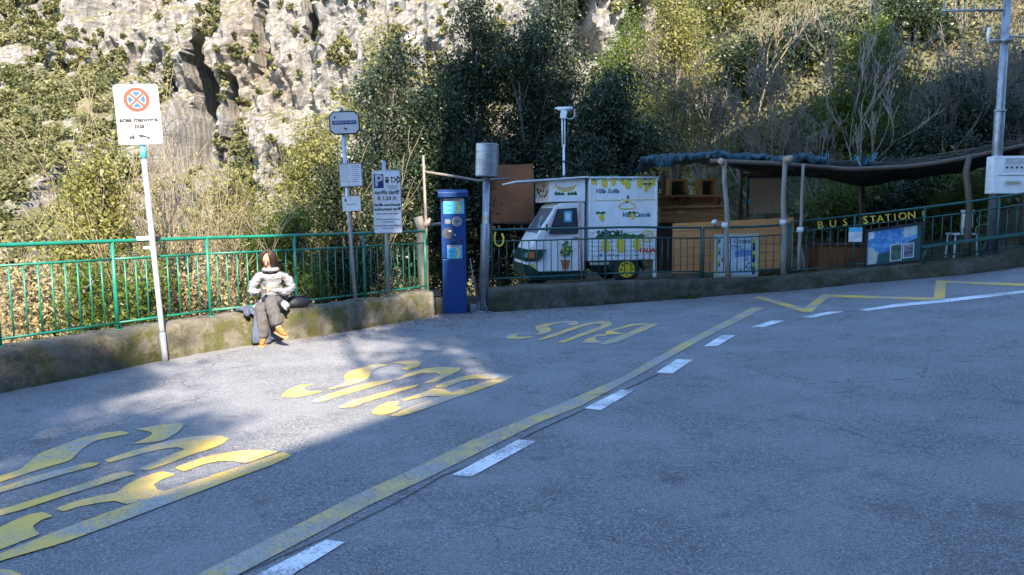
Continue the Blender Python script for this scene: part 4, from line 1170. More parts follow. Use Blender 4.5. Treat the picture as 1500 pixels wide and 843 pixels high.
for px_, py_, s in ((888,360,.1),(911,360,.105),(936,359,.09)): lemon(px_, py_, s, -1.5, .0045)
x, z = q(952,348); mb.prism(circ(.125, 28, x, z), .003, M_lemon, Matrix.Translation((0,-.004,0)) @ Q); mb.prism(circ(.105, 28, x, z), .0036, M_white, Matrix.Translation((0,-.004,0)) @ Q)
for i in range(10): a_ = i*.628; mb.prism([(x+.015*math.cos(a_+.3), z+.015*math.sin(a_+.3)), (x+.095*math.cos(a_+.06), z+.095*math.sin(a_+.06)), (x+.095*math.cos(a_+.54), z+.095*math.sin(a_+.54))], .0042, pm('pale_lemon', (.75,.68,.35)) if i == 0 else bpy.data.materials['pale_lemon'], Matrix.Translation((0,-.004,0)) @ Q)
xs_ = [(872 + 92*i/30, 294 + .8*math.sin(i*2.2)) for i in range(31)]
mb.tube([(q(*p)[0], -.004, q(*p)[1]) for p in xs_], .007, M_lemon, 5)
for s in (-1, 1): mb.tube([(q(920,296)[0] + s*.16*math.sin(R(a))*(.4+.6*math.sin(R(a))), -.004, q(920,296)[1] - .06 + .07*math.cos(R(a)) - .03*math.sin(R(a))) for a in range(0, 181, 20)], .011, M_lemon, 5)
mb.prism(circ(.02, 10, *q(920,297)), .008, M_leafp, Matrix.Translation((0,-.002,0)) @ Q)
# garland stems
mb.tube([(q(868+3.2*i,0)[0], -.003, q(0, 264.5 + 1.5*math.sin(i*1.1))[1]) for i in range(31)], .006, M_leafp, 5)
mb.build('painted_lemons', t)
# wheels
def wheel(x, y, r, face_y):
    mb = MB(); Mx = Matrix.Translation((x, y, r)) @ Matrix.Rotation(R(90), 4, 'X')
    mb.lathe([(r*.5,-.07),(r*.85,-.075),(r*.98,-.05),(r,0),(r*.98,.05),(r*.85,.075),(r*.5,.07)], M_rubber, 28, Mx); w_ = mb.build('wheel', t, True)
    mb = MB(); mb.lathe([(.02,-.078),(r*.54,-.078),(r*.58,-.084),(r*.58,.084),(r*.55,.088),(r*.5,.078),(r*.25,.08),(.02,.086)], M_yrim, 24, Mx)
    for i in range(8): a_ = i*.785; mb.prism(circ(.018, 8, r*.42*math.cos(a_), r*.42*math.sin(a_)), .004, M_black, Mx @ Matrix.Translation((0,0,.08)))
    mb.build('rim', w_, True)
xw = q(921,0)[0]
wheel(xw, .1, .27, 0); wheel(xw, W-.1, .27, 0); wheel(q(800,0)[0], W/2, .25, 0)
mb = MB(); pr = [(xw + .36*math.cos(R(a)), .27 + .34*math.sin(R(a))) for a in range(-5, 186, 12)]; pr2 = [(xw + .31*math.cos(R(a)), .27 + .295*math.sin(R(a))) for a in range(185, -6, -12)]
mb.prism(pr + pr2, .16, M_tgreen, Matrix.Translation((0,.17,0)) @ Q); mb.build('mudguard', t, False, .006)
# ------------------------------------------------------------------ wooden kiosk right of the truck
Yk = 15.3
b = at(1012, 400, Yk); b.z = lot(b.x, b.y); k_ = F / Yk; ref = at(1012, 290, Yk)
def qk(px, py): return ((px - 1012) / k_, ref.z - b.z + (290 - py) / k_)
t = thing('wooden_counter', 'brown wooden stall counter with two cubby boxes between the truck and the shelter', 'stall', b, R(2))
def pl(mb, xa, ya, xb, yb, y0, d, mat):
    (x0, z0), (x1, z1) = qk(xa, ya), qk(xb, yb); mb.box(((x0+x1)/2, y0 + d/2, (z0+z1)/2), (abs(x1-x0), d, abs(z1-z0)), mat)
mb = MB()
for i in range(3): pl(mb, 966, 304.6 + 7.2*i, 1060, 311 + 7.2*i, 0, .05, M_woodh)
mb.build('front_boards', t, False, .004)
mb = MB(); pl(mb, 962, 286, 1062, 289, -.12, .5, M_wood); pl(mb, 962, 301, 1062, 304, -.16, .5, M_wood); mb.build('shelf', t, False, .004)
mb = MB()
for i in range(2): pl(mb, 966, 289.2 + 6*i, 1060, 295 + 6*i, .25, .03, M_woodh)
mb.build('back_boards', t, False, .003)
for xa, xb in ((978, 1005), (1023, 1047)):
    mb = MB(); pl(mb, xa, 263, xa+4, 286, -.05, .3, M_wood); pl(mb, xb-4, 263, xb, 286, -.05, .3, M_wood); pl(mb, xa+4.2, 263, xb-4.2, 266, -.05, .3, M_wood); pl(mb, xa+4.2, 266.2, xb-4.2, 286, .2, .02, M_dwood)
    mb.build('cubby_box', t, False, .004)
mb = MB()
for xa in (968, 1055): pl(mb, xa, 325, xa+4, 400, .1, .08, M_dwood)
pl(mb, 966, 326, 1058, 400, .35, .03, M_dwood); pl(mb, 972, 250, 977, 286, .2, .07, M_dwood); mb.build('frame', t)
p = at(998, 301, Yk - .05)
t = thing('potted_plant', 'small green plant in a clay pot on the shelf of the stall counter', 'plant', p)
MB().lathe([(.05,0),(.075,.12),(.08,.12),(.08,.14),(.06,.14)], M_terra, 14).build('pot', t, True)
cloud('foliage', [(0,0,.2,.14,.12,.09)], 240, .06, M_ivy, t, 8, .05)
p = at(1050, 301, Yk - .05)
t = MB().lathe([(.06,0),(.09,.15),(.095,.15),(.095,.17),(.07,.17)], M_terra, 14).build('clay_pot', None, True); t.location = p
tag(t, 'empty clay pot at the right end of the stall shelf', 'pot')

def kerbtop(px, py, off):
    p = atf(px, py, off); return p
# plank screen behind the railing
pa, pb = at(985, 405, 14.1), at(1161, 396, 14.15)
t = thing('plank_screen', 'low screen of orange horizontal planks behind the railing to the right of the truck', 'screen', pa, math.atan2(pb.y - pa.y, pb.x - pa.x))
Ls = (pb - pa).length; mb = MB()
zt0 = at(985, 331, 14.1).z - pa.z; dzb = pb.z - pa.z; rn = random.Random(8)
for i in range(6):
    for (u0, u1) in ((0, .42), (.425, 1)):
        x0, x1 = Ls*u0, Ls*u1 - .004; z = zt0 * i / 6
        zz = lambda x: z + dzb * x / Ls + .05
        hb = zt0 / 6 - .008; yy = rn.uniform(0, .012)
        mb.add([(x0,yy,zz(x0)),(x1,yy,zz(x1)),(x1,yy+.025,zz(x1)),(x0,yy+.025,zz(x0)),(x0,yy,zz(x0)+hb),(x1,yy,zz(x1)+hb),(x1,yy+.025,zz(x1)+hb),(x0,yy+.025,zz(x0)+hb)], [(0,3,2,1),(4,5,6,7),(0,1,5,4),(1,2,6,5),(2,3,7,6),(3,0,4,7)], M_woodh)
mb.build('planks', t, False, .003)
mb = MB()
for x in (.05, Ls*.42, Ls - .05): mb.box((x, .07, zt0*.45 + dzb*x/Ls), (.07,.07,zt0*1.1), M_dwood)
mb.build('battens', t)
# painted tile board
pa, pb = atf(1046, 407, .36), atf(1111, 404, .36)
t = thing('painted_board', 'white and blue painted tile board with a lemon border behind the narrow railing section', 'painted sign', pa, math.atan2(pb.y - pa.y, pb.x - pa.x))
w = (pb - pa).length; h = at(1046, 343, pa.y).z - pa.z
M_tile = pm('painted_tile_blue', (.58,.66,.72), (.4,.52,.66), 5, .35, bmp=.03)
mb = MB(); mb.box((w/2, .02, h/2), (w, .03, h), pm('pale_yellow_border', (.5,.46,.2), (.45,.5,.5), 16, .4, bmp=0, lo=.45, hi=.55)); mb.build('board', t, False, .003)
mb = MB(); Q = face(w/2, .004, h/2); a, c = w*.43, h*.45
mb.prism([(-a,-c),(a,-c),(a,c),(-a,c)], .002, M_tile, Q)
seab = pm('painted_sea_blue', (.08,.22,.5), (.15,.33,.6), 9, .4, bmp=0)
mb.prism([(-a*.1,-c*.1),(a*.5,-c*.05),(a*.95,.0),(a*.95,c*.25),(a*.2,c*.3),(-a*.1,c*.2)], .003, seab, Q)
for i in range(1, 6): mb.prism([(-a,-c+2*c*i/6),(a,-c+2*c*i/6),(a,-c+2*c*i/6+.004),(-a,-c+2*c*i/6+.004)], .0034, M_steel, Q)
for i in range(1, 5): mb.prism([(-a+2*a*i/5,-c),(-a+2*a*i/5+.004,-c),(-a+2*a*i/5+.004,c),(-a+2*a*i/5,c)], .0036, M_steel, Q)
mb.prism([(-a*.8,-c*.95),(-a*.45,-c*.95),(-a*.4,-c*.4),(-a*.6,-c*.25),(-a*.85,-c*.4)], .004, M_offwhite, Q); mb.prism([(-a*.8,-c*.3),(-a*.5,-c*.3),(-a*.55,-c*.12),(-a*.8,-c*.12)], .0045, M_terra, Q)
arc = [(-a*.25 + .3*math.cos(R(d)), -c*.3 + .3*math.sin(R(d))) for d in range(0, 91, 10)]
for p0_, p1_ in zip(arc, arc[1:]): mb.prism([p0_, p1_, (p1_[0]+.012, p1_[1]+.012), (p0_[0]+.012, p0_[1]+.012)], .0042, M_steel, Q)
rn = random.Random(2)
for i in range(14): x, y = rn.uniform(.1, .9)*a, rn.uniform(-.85, -.2)*c; mb.prism([(x,y),(x+.05,y+.01),(x+.03,y+.04)], .0041 + i*2e-5, [M_navy, M_terra, M_leafp, seab][i % 4], Q)
for i in range(9): y = c*(.8 - .2*i); mb.prism([(a*.8,y),(a*.95,y+.03),(a*.98,y-.05),(a*.85,y-.08)], .0046, [M_lemon, M_leafp, M_navy][i % 3], Q); mb.prism([(-a*.97,y),(-a*.86,y+.03),(-a*.86,y-.05),(-a*.95,y-.08)], .0046, [M_leafp, M_offwhite, M_lemon][i % 3], Q)
mb.build('painting', t)
mb = MB(); mb.text('S. Croce', .13, M_black, Q @ Matrix.Translation((.04, c*.72, .0048))); mb.text('IT 84017', .06, M_navy, Q @ Matrix.Translation((-.02, c*.45, .0048))); mb.build('lettering', t)
# hanging notice board
pa = at(1097, 313, 15.5); pb = at(1149, 313, 15.6); h = at(1097, 262, 15.5).z - pa.z; w = pb.x - pa.x
t = thing('plywood_cabinet', 'plain plywood board in a dark frame with blue hinges, hanging under the shelter roof', 'board', pa)
mb = MB(); mb.box((w/2, .03, h/2), (w, .04, h), M_ply); mb.build('door_panel', t, False, .004)
mb = MB(); mb.box((-.03, .03, h/2), (.04,.07,h+.12), M_black); mb.box((w/2, .03, h+.035), (w+.02,.07,.045), M_black); mb.box((w/2,.1,-.14), (w,.25,.03), M_dwood); mb.box((-.03,.1,-h*.9),(.05,.05,h*2), M_dwood); mb.box((w-.03,.1,-h*.9),(.05,.05,h*2), M_dwood); mb.build('frame', t)
mb = MB(); mb.box((.0,-.0,h*.86), (.05,.02,.12), M_cyan); mb.box((.0,-.0,h*.35), (.05,.02,.12), M_cyan); mb.build('hinge', t)

# ------------------------------------------------------------------ shelter: poles, beam, tarpaulin, brushwood
Yf, Yb = 13.95, 17.0
b = at(1180, 400, Yf); b.z = lot(b.x, b.y)
t = thing('bus_shelter', 'rustic open shelter of wooden poles with a blue tarpaulin and dark brushwood roof', 'shelter', b)
V = lambda px, py, Y: at(px, py, Y) - b
def pole(px0, py0, px1, py1, Y, r, mat=None, name='pole'):
    mb = MB(); p0_, p1_ = V(px0, py0, Y), V(px1, py1, Y); rn = random.Random(px0)
    pts = [p0_.lerp(p1_, i/6) + Vector((rn.gauss(0,.012), rn.gauss(0,.012), 0)) for i in range(7)]
    mb.tube(pts, [r*(1.1 - .25*i/6) for i in range(7)], mat or M_pole, 9); return mb.build(name, t, True)
pole(1066, 408, 1062, 236, 13.35, .046); pole(1147, 402, 1149, 236, 13.4, .048)
o = pole(1170, 395, 1178, 240, 13.35, .03)
pole(1084, 400, 1084, 245, 16.2, .06, M_dwood); pole(1417, 380, 1418, 228, 13.6, .06, M_dwood); pole(1268, 400, 1262, 268, 16.8, .07, M_dwood); pole(1500, 360, 1497, 205, 13.9, .06, M_dwood)
mb = MB()
for px_, py_, Yq in ((1062, 330, 13.35), (1147, 326, 13.4), (1172, 337, 13.35)): p_ = V(px_, py_, Yq); mb.tube([p_ - Vector((0,0,.045)), p_ + Vector((0,0,.045))], .058, M_offwhite, 12)
mb.build('pole_band', t, True)
def interp(tab, x):
    if x <= tab[0][0]: return tab[0][1]
    for (a_, b_), (c_, d_) in zip(tab, tab[1:]):
        if a_ <= x <= c_: return b_ + (d_ - b_) * (x - a_) / (c_ - a_)
    return tab[-1][1]
front = [(938,234),(985,229),(1060,227),(1110,231),(1150,232),(1180,231),(1206,237)]
back = [(938,252),(1000,240),(1060,240),(1150,247),(1206,258)]
def tarp(u, v):
    px_ = 938 + (1208-938)*u; a_ = V(px_, interp(front, px_) - 4 + 2.5*noise.noise(Vector((u*9, 0, 7))), 13.55); c_ = V(px_ - 10*v, interp(back, px_), 15.4)
    p_ = a_.lerp(c_, v); p_.z += .05*math.sin(v*3.1)*math.sin(u*9) + .07*noise.noise(Vector((u*13, v*5, 1))) + .03*noise.noise(Vector((u*40, v*14, 2))) ; return p_
mb = MB(); mb.grid(tarp, 60, 14, M_tarp)
def flap(u, v):
    px_ = 938 + (1208-938)*u; p_ = tarp(u, 0); dr = interp([(938,.1),(952,.14),(978,.3),(992,.16),(1030,.12),(1060,.15),(1090,.2),(1110,.12),(1150,.17),(1165,.24),(1208,.08)], px_)
    return p_ + Vector((.02*math.sin(u*40+v), -.02*math.sin(v*3) - .025*v*noise.noise(Vector((u*45, v, 5)))*2, -dr*v*(.75+.5*noise.noise(Vector((u*25, 3, 1))))))
mb.grid(flap, 90, 6, M_tarp)
o = mb.build('tarpaulin', t, False); s = o.modifiers.new('solid', 'SOLIDIFY'); s.thickness = .012
frontb = [(1080,236),(1200,242),(1240,246),(1290,244),(1330,242),(1370,237),(1420,228),(1500,211),(1640,180)]
backb = [(1080,246),(1150,252),(1205,258),(1260,272),(1320,262),(1400,250),(1500,235),(1640,215)]
def roof(u, v):
    px_ = 1080 + 560*u; a_ = V(px_, interp(frontb, px_), 13.75); c_ = V(px_, interp(backb, px_), Yb)
    p_ = a_.lerp(c_, v); p_.z += .07*noise.noise(Vector((u*16, v*5, 4))) - .1*math.sin(v*3.14)*(.4+.6*math.sin(u*14)**2); return p_
mb = MB(); mb.grid(roof, 70, 16, M_net); o = mb.build('roof_netting', t, True); s = o.modifiers.new('solid', 'SOLIDIFY'); s.thickness = .03
mb = MB(); rn = random.Random(31)      # brushwood lying on the netting, with frayed blue tarp threads
for i in range(260):
    u, v = rn.uniform(.2, 1), abs(rn.gauss(0, .25)); 
    if v > 1: continue
    p_ = roof(u, v) + Vector((0, 0, .03 + rn.uniform(0, .08))); a_ = rn.gauss(0, .3); L_ = rn.uniform(.4, 1.3); dv = Vector((math.cos(a_), math.sin(a_), rn.gauss(.04, .07)))
    mb.tube([p_ - dv*L_/2, p_ + Vector((0,0,.03)), p_ + dv*L_/2], rn.uniform(.006, .014), M_brush, 4, cap=False)
mb.build('brushwood', t)
mb = MB()
for px_ in (1180, 1190, 1200, 1205, 1270, 1275, 1268):
    for _ in range(9):
        p_ = V(px_ + rn.uniform(-9, 9), interp(frontb, px_) - 2, 13.7 + rn.uniform(0, .5)); dv = Vector((rn.gauss(0,.12), rn.gauss(0,.1), rn.uniform(.08,.24)))
        mb.tube([p_, p_ + dv*.6 + Vector((.02,0,0)), p_ + dv], [.012,.008,.003], M_cyan if rn.random() < .3 else M_tarp, 4, cap=False)
mb.build('frayed_tarpaulin', t)
mb = MB()
mb.tube([V(px_, interp(frontb, px_) + 2.5, 13.62) for px_ in range(1185, 1641, 20)], .04, M_dwood, 9)
mb.build('front_beam', t, True)
mb = MB()
for (x0_, y0_, Y0_, x1_, y1_, Y1_) in ((1040,236,13.5,1215,246,13.5),(1085,246,15,1150,262,15.8),(1062,240,13.4,1110,254,16.6),(1149,243,13.4,1190,258,16.8),(1290,247,13.7,1275,268,16.9),(1080,258,16.3,1500,238,16.9)):
    mb.tube([V(x0_,y0_,Y0_), V((x0_+x1_)/2,(y0_+y1_)/2,(Y0_+Y1_)/2)+Vector((0,0,.02)), V(x1_,y1_,Y1_)], .042, M_dwood, 7)
p_ = V(1058,237,13.3); mb.tube([p_ - Vector((.05,.1,0)), p_ + Vector((.12,.3,0))], .06, M_ply, 9); p_ = V(1154,233,13.25); mb.tube([p_ - Vector((0,.12,0)), p_ + Vector((.05,.3,0))], .06, M_ply, 9)
mb.build('rafter', t, True)

# BUS STATION lettering on its batten
pa, pb = atf(1190, 330, .34), atf(1356, 312, .34)
t = thing('bus_station_sign', 'hand-made yellow BUS STATION lettering above the map board at the railing top', 'sign', pa, math.atan2(pb.y - pa.y, pb.x - pa.x))
Ls = (Vector((pb.x, pb.y, 0)) - Vector((pa.x, pa.y, 0))).length; sl = (pb.z - pa.z) / Ls
mb = MB()
for o_ in (-.085, .085): mb.tube([(-.1, .012, o_ - .0), (Ls + .1, .012, Ls*sl + o_)], .007, M_dgreen, 6)
mb.build('wire_support', t)
def put(txt, px_, size, dy=0, sp=1.0):
    u = (px_ - 1190) / 166 * Ls
    MB().text(txt, size, M_ygraphic, Matrix.Translation((u, 0, u*sl + dy - .02)) @ Matrix.Rotation(-math.atan(sl), 4, 'Y') @ Matrix.Rotation(R(90), 4, 'X'), ext=.008, space=sp, bold=.001).build('letter', t)
put('B', 1202, .2); put('U', 1221, .19); put('S', 1239, .19)
for c_, px_, s_ in zip('STATION', (1269, 1280, 1291, 1302, 1312, 1323, 1336), (.2,.18,.18,.18,.18,.19,.19)): put(c_, px_, s_)
put('?', 1352, .15)
# info notice
pa = atf(1253, 344, .16); px = pa.y / F
ang = math.atan2(*(lambda d: (d.y, d.x))(atf(1340, 360, .1) - atf(1260, 360, .1)))
t = thing('notice', 'small white notice with a teal heading fixed to the railing left of the map board', 'notice', pa, ang)
w, h = 18*px, 21*px
mb = MB(); mb.box((0,.004,0), (w,.008,h), M_offwhite); mb.build('plate', t)
mb = MB(); Q = face(0, -.0004, 0); mb.prism([(-w/2,h*.18),(w/2,h*.18),(w/2,h/2),(-w/2,h/2)], .0012, M_cyan, Q)
for i in range(5): mb.prism([(-w*.02,h*.1-.05*i*h*1.6),(w*.42,h*.1-.05*i*h*1.6),(w*.42,h*.12-.05*i*h*1.6),(-w*.02,h*.12-.05*i*h*1.6)], .0012, M_steel, Q)
mb.build('notice_print', t)
# map board
pa, pb = atf(1269, 390, .12), atf(1348, 380, .12)
ab = math.atan2(pb.y - pa.y, pb.x - pa.x); w = math.hypot(pb.x - pa.x, pb.y - pa.y); dz = pb.z - pa.z; h = at(1268, 339, pa.y).z - pa.z
t = thing('map_board', 'dark framed board with a blue coast map and small inset photos, fixed to the railing', 'map board', pa, ab)
sk = Matrix(((1,0,0,0),(0,1,0,0),(dz/w,0,1,0),(0,0,0,1)))
def map_mat():
    m, nt, b_, _, L = newmat('coast_map_print'); tc = N(nt, 'ShaderNodeTexCoord'); n1 = noise_n(nt, tc.outputs['Object'], 7, 7, .65); n2 = noise_n(nt, tc.outputs['Object'], 22, 6, .7)
    c = mixc(nt, ramp(nt, n1.outputs[0], .4, .6).outputs[0], (.03,.13,.36), (.09,.28,.55)); c = mixc(nt, ramp(nt, n2.outputs[0], .56, .66).outputs[0], c, (.4,.5,.58))
    L.new(c, b_.inputs['Base Color']); b_.inputs['Roughness'].default_value = .4; return m
M_map = map_mat()
mb = MB(); mb.box((w/2,.03,h/2), (w,.03,h), M_dgreen, sk); mb.box((w/2,-.0,h+.015), (w+.06,.06,.035), M_black, sk); mb.box((-.015,0,h/2), (.03,.055,h+.06), M_black, sk); mb.box((w+.02,0,h/2), (.045,.055,h+.06), M_black, sk); mb.box((w/2,0,-.015), (w+.06,.055,.03), M_black, sk); mb.build('frame', t)
mb = MB(); Q = sk @ face(0, .0145, 0)
mb.prism([(.01,h*.03),(w*.2,h*.03),(w*.24,h*.3),(w*.5,h*.38),(w*.93,h*.62),(w*.93,h*.97),(.01,h*.97)], .003, M_map, Q)
land = pm('map_land_print', (.42,.46,.42), (.3,.38,.4), 18, .4, bmp=0); 
mb.prism([(.01,h*.03),(w*.16,h*.03),(w*.2,h*.3),(w*.12,h*.5),(.01,h*.55)], .004, land, Q); mb.prism([(w*.16,h*.08),(w*.19,h*.08),(w*.21,h*.42),(w*.175,h*.3)], .0045, M_lemon, Q)
mb.prism([(w*.68,h*.66),(w*.92,h*.72),(w*.92,h*.96),(w*.68,h*.96)], .004, land, Q); mb.prism([(w*.02,h*.76),(w*.13,h*.76),(w*.13,h*.96),(w*.02,h*.96)], .004, M_offwhite, Q)
mb.build('map_print', t)
for (x0_, x1_, z0_, z1_, c1, c2) in ((w*.44,w*.66,h*.04,h*.52,(.02,.07,.05),(.1,.16,.1)), (w*.68,w*.88,h*.08,h*.5,(.02,.03,.07),(.35,.32,.35))):
    mb = MB(); mb.prism([(x0_,z0_),(x1_,z0_),(x1_,z1_),(x0_,z1_)], .006, M_offwhite, Q); mb.prism([(x0_+.015,z0_+.015),(x1_-.015,z0_+.015),(x1_-.015,z1_-.015),(x0_+.015,z1_-.015)], .0075, pm('inset_photo', c1, c2, 14, .35, bmp=0), Q); mb.build('inset_photo', t)
# bench along the kerb
pa, pb = atf(1350, 360, .02), atf(1540, 335, .02)
ab = math.atan2(pb.y - pa.y, pb.x - pa.x); w = math.hypot(pb.x - pa.x, pb.y - pa.y); dz = pb.z - pa.z; sk = Matrix(((1,0,0,0),(0,1,0,0),(dz/w,0,1,0),(0,0,0,1)))
t = thing('bench', 'long dark green bench along the kerb wall at the right, below the meter cabinet', 'bench', pa, ab)
mb = MB(); mb.box((w/2,-.14,-.02),(w,.13,.045),M_dgreen,sk); mb.box((w/2,.005,-.02),(w,.13,.045),M_dgreen,sk); mb.build('seat', t, False, .006)
for x in (.06, w*.5, w-.06):
    zt = dz/w*x; mb = MB(); mb.tube([(x,-.16,zt-.04),(x-.05,-.06,zt-.34)], .016, M_dgreen, 6); mb.tube([(x,.04,zt-.04),(x-.05,.08,zt-.34)], .016, M_dgreen, 6); mb.tube([(x-.02,-.12,zt-.2),(x-.02,.06,zt-.2)], .012, M_dgreen, 6); mb.build('leg', t, True)
# white chair and bin behind the railing
b = at(1408, 372, fy(1408, 372, 1.0)); b.z = lot(b.x, b.y); px = b.y / F; zt = at(1408, 343, b.y).z - b.z
t = thing('garden_chair', 'white plastic chair behind the railing below the meter cabinet', 'chair', b, R(-8))
mb = MB(); mb.box((0,0,zt),(.42,.4,.035),M_offwhite); mb.build('seat', t, False, .01)
mb = MB(); mb.box((.14,.2,zt+.22),(.16,.03,.4),M_offwhite,None,(R(-8),0,0)); mb.build('backrest', t, False, .012)
for sx in (-1, 1):
    for sy in (-1, 1): MB().tube([(sx*.18,sy*.16,zt),(sx*.2,sy*.18,0)], .016, M_offwhite, 6).build('leg', t)
b = at(1419, 336, fy(1419, 336, .8)); px = b.y / F
t = thing('post_box', 'small white metal box on a dark pole behind the railing, left of the utility pole', 'box', b)
mb = MB(); mb.box((0,.06,14*px),(12*px,.12,24*px),M_wpaint); mb.build('box_body', t, False, .006); mb = MB(); mb.box((0,.06,27*px),(13.5*px,.16,1.6*px),M_wpaint); mb.build('lid', t, False, .004)
mb = MB(); mb.tube([(.0,.13,-.75),(.0,.13,.3)], .02, M_dwood, 6); mb.build('pole', t)
b = atf(1440, 338, .3)
t = MB().tube([Vector((.13*math.cos(R(a)), .01*math.sin(R(3*a)), .11*math.sin(R(a)))) for a in range(0, 330, 15)], .012, M_leafp, 6).tube([Vector((.1*math.cos(R(a)), .03, .18 + .08*math.sin(R(a)))) for a in range(0, 330, 20)], .01, M_leafp, 6).build('garden_hose', None, True); t.location = b
tag(t, 'coiled green and yellow hose hanging on the railing by the utility pole', 'hose')
b = atf(1047, 326, .22)
t = thing('spot_lamp', 'small white spotlight clamped on the railing corner in front of the plank screen', 'lamp', b, R(-30)); MB().tube([(0,-.05,.0),(0,.07,.03)], [.05,.03], M_wpaint, 12).build('lamp_head', t, True); MB().tube([(0,.05,-.1),(0,.05,.02)], .014, M_black, 6).build('bracket', t)
# firewood and boxes inside the shelter
b = at(1228, 395, 14.7); b.z = lot(b.x, b.y)
t = MB().box((0,0,.25),(1.0,.5,.5),M_rust).box((0,-.02,.52),(1.05,.56,.04),M_dwood).build('wooden_chest', None, False, .01); t.location = b
tag(t, 'reddish brown wooden chest in the dark under the shelter roof', 'chest')
b = at(1183, 392, 14.1); b.z = lot(b.x, b.y)
t = MB().tube([(0,0,0),(-.12,.1,.62)], [.045,.035], M_palewood, 8).build('pale_log', None, True); t.location = b
tag(t, 'pale broken log leaning behind the railing below the letter B', 'log')

# ------------------------------------------------------------------ seated person
def skin(name, vs, es, rad, mat, parent=None, sub=2, wr=0.0):
    me = bpy.data.meshes.new(name); me.from_pydata([tuple(v) for v in vs], es, [])
    o = bpy.data.objects.new(name, me); COL.objects.link(o)
    sm = o.modifiers.new('skin', 'SKIN')
    if not me.skin_vertices: 
        bm = bmesh.new(); bm.from_mesh(me); bm.verts.layers.skin.verify(); bm.to_mesh(me); bm.free()
    for i, r in enumerate(rad): me.skin_vertices[0].data[i].radius = (r, r) if not hasattr(r, '__len__') else r
    me.skin_vertices[0].data[0].use_root = True
    sm.branch_smoothing = .6; sm.use_smooth_shade = True
    ss = o.modifiers.new('sub', 'SUBSURF'); ss.levels = ss.render_levels = sub
    dg = bpy.context.evaluated_depsgraph_get(); dg.update()
    m2 = bpy.data.meshes.new_from_object(o.evaluated_get(dg)); bpy.data.objects.remove(o)
    if wr:
        vn = [v.normal.copy() for v in m2.vertices]
        for v, n_ in zip(m2.vertices, vn):
            c_ = v.co
            w_ = noise.noise(Vector((c_.x*9, c_.y*9, c_.z*16))) + .7*noise.noise(Vector((c_.x*22, c_.y*22, c_.z*40))) 
            v.co = c_ + n_ * w_ * wr
    m2.name = name; m2.materials.clear(); m2.materials.append(mat)
    m2.polygons.foreach_set('use_smooth', [True] * len(m2.polygons))
    o = bpy.data.objects.new(name, m2); COL.objects.link(o)
    if parent is not None: o.parent = parent
    return o
def chain(lists):
    """lists of ((x,y,z),r); chains after the first may start with an integer vertex to branch from"""
    vs, es, rs = [], [], []
    for ch in lists:
        prev = None
        for it in ch:
            if isinstance(it, int): prev = it; continue
            vs.append(it[0]); rs.append(it[1])
            if prev is not None: es.append((prev, len(vs) - 1))
            prev = len(vs) - 1
    return vs, es, rs
wp, wn = None, None
pw = gp(409, 500); i = min(range(len(WL)), key=lambda k: (WL[k] - pw).length); wn = normals(WL)[i]
b = pw + wn * .14; b.z = g(b.x, b.y)
PR = R(12)
t = thing('person', 'person in pale grey sweater and grey trousers sitting on the low wall with a phone', 'person', b, PR)
# body: pelvis, spine, neck, head with face, arms with hands, legs
hip = .47
body = [
 [((0,.02,hip),.09),((.01,.03,.62),.075),((.02,.02,.78),.07),((.025,0,.86),.05),((.02,-.015,.935),.05),((.012,-.035,.98),.047),((.008,-.05,1.03),.062),((.004,-.052,1.085),.083),((.004,-.045,1.14),.076),((.004,-.04,1.175),.04)],
 [3,((-.12,.0,.83),.028),((-.18,-.02,.77),.032),((-.215,-.04,.67),.04),((-.17,-.16,.66),.034),((-.11,-.27,.675),.026)],
 [3,((.165,.0,.83),.028),((.225,-.02,.77),.032),((.25,-.04,.66),.04),((.15,-.18,.655),.034),((.05,-.28,.68),.026)],
 [0,((-.08,-.1,.46),.085),((-.09,-.38,.46),.06),((-.085,-.37,.25),.048),((-.085,-.36,.09),.035),((-.085,-.42,.045),.03)],
 [0,((.09,-.1,.49),.085),((.02,-.4,.56),.06),((.075,-.46,.38),.048),((.12,-.5,.22),.035),((.17,-.58,.19),.03)]]
vs, es, rs = chain(body)
bo = skin('body', vs, es, rs, M_skin, t)
# face and hands joined into the same body mesh
def join_into(o, others):
    bm = bmesh.new(); bm.from_mesh(o.data)
    for q_ in others:
        k0 = len(o.data.materials)
        for m_ in q_.data.materials:
            if m_.name not in [x.name for x in o.data.materials]: o.data.materials.append(m_)
        mp = [[x.name for x in o.data.materials].index(m_.name) for m_ in q_.data.materials]
        nf0 = len(bm.faces); bm.from_mesh(q_.data); bm.faces.ensure_lookup_table()
        for f in bm.faces[nf0:]: f.material_index = mp[f.material_index]
        bpy.data.objects.remove(q_)
    bm.to_mesh(o.data); bm.free()
HM = Matrix.Translation((.0, -.05, 1.09)) @ Matrix.Rotation(R(34), 4, 'X') @ Matrix.Rotation(R(-14), 4, 'Z')   # head looks down at the phone
mb = MB()
mb.blob((0,0,.0), (.074,.088,.105), M_skin, 20, 14, HM)           # cranium and face
mb.blob((0,-.035,-.055), (.05,.05,.055), M_skin, 16, 10, HM)      # jaw and chin
mb.tube([(0,-.083,.015),(0,-.102,-.018),(0,-.085,-.03)], [.007,.013,.009], M_skin, 8, HM)
for s in (-1, 1):
    mb.blob((s*.03,-.079,.008), (.014,.008,.007), M_white, 10, 6, HM); mb.blob((s*.03,-.084,.007), (.006,.005,.006), M_black, 8, 6, HM)
    mb.tube([(s*.014,-.088,.024),(s*.032,-.088,.03),(s*.048,-.074,.024)], [.003,.0045,.002], M_hair, 6, HM)
    mb.blob((s*.075,.005,-.005), (.009,.018,.028), M_skin, 8, 6, HM)
    mb.blob((s*.03,-.082,.013), (.016,.008,.004), M_skin, 8, 5, HM)
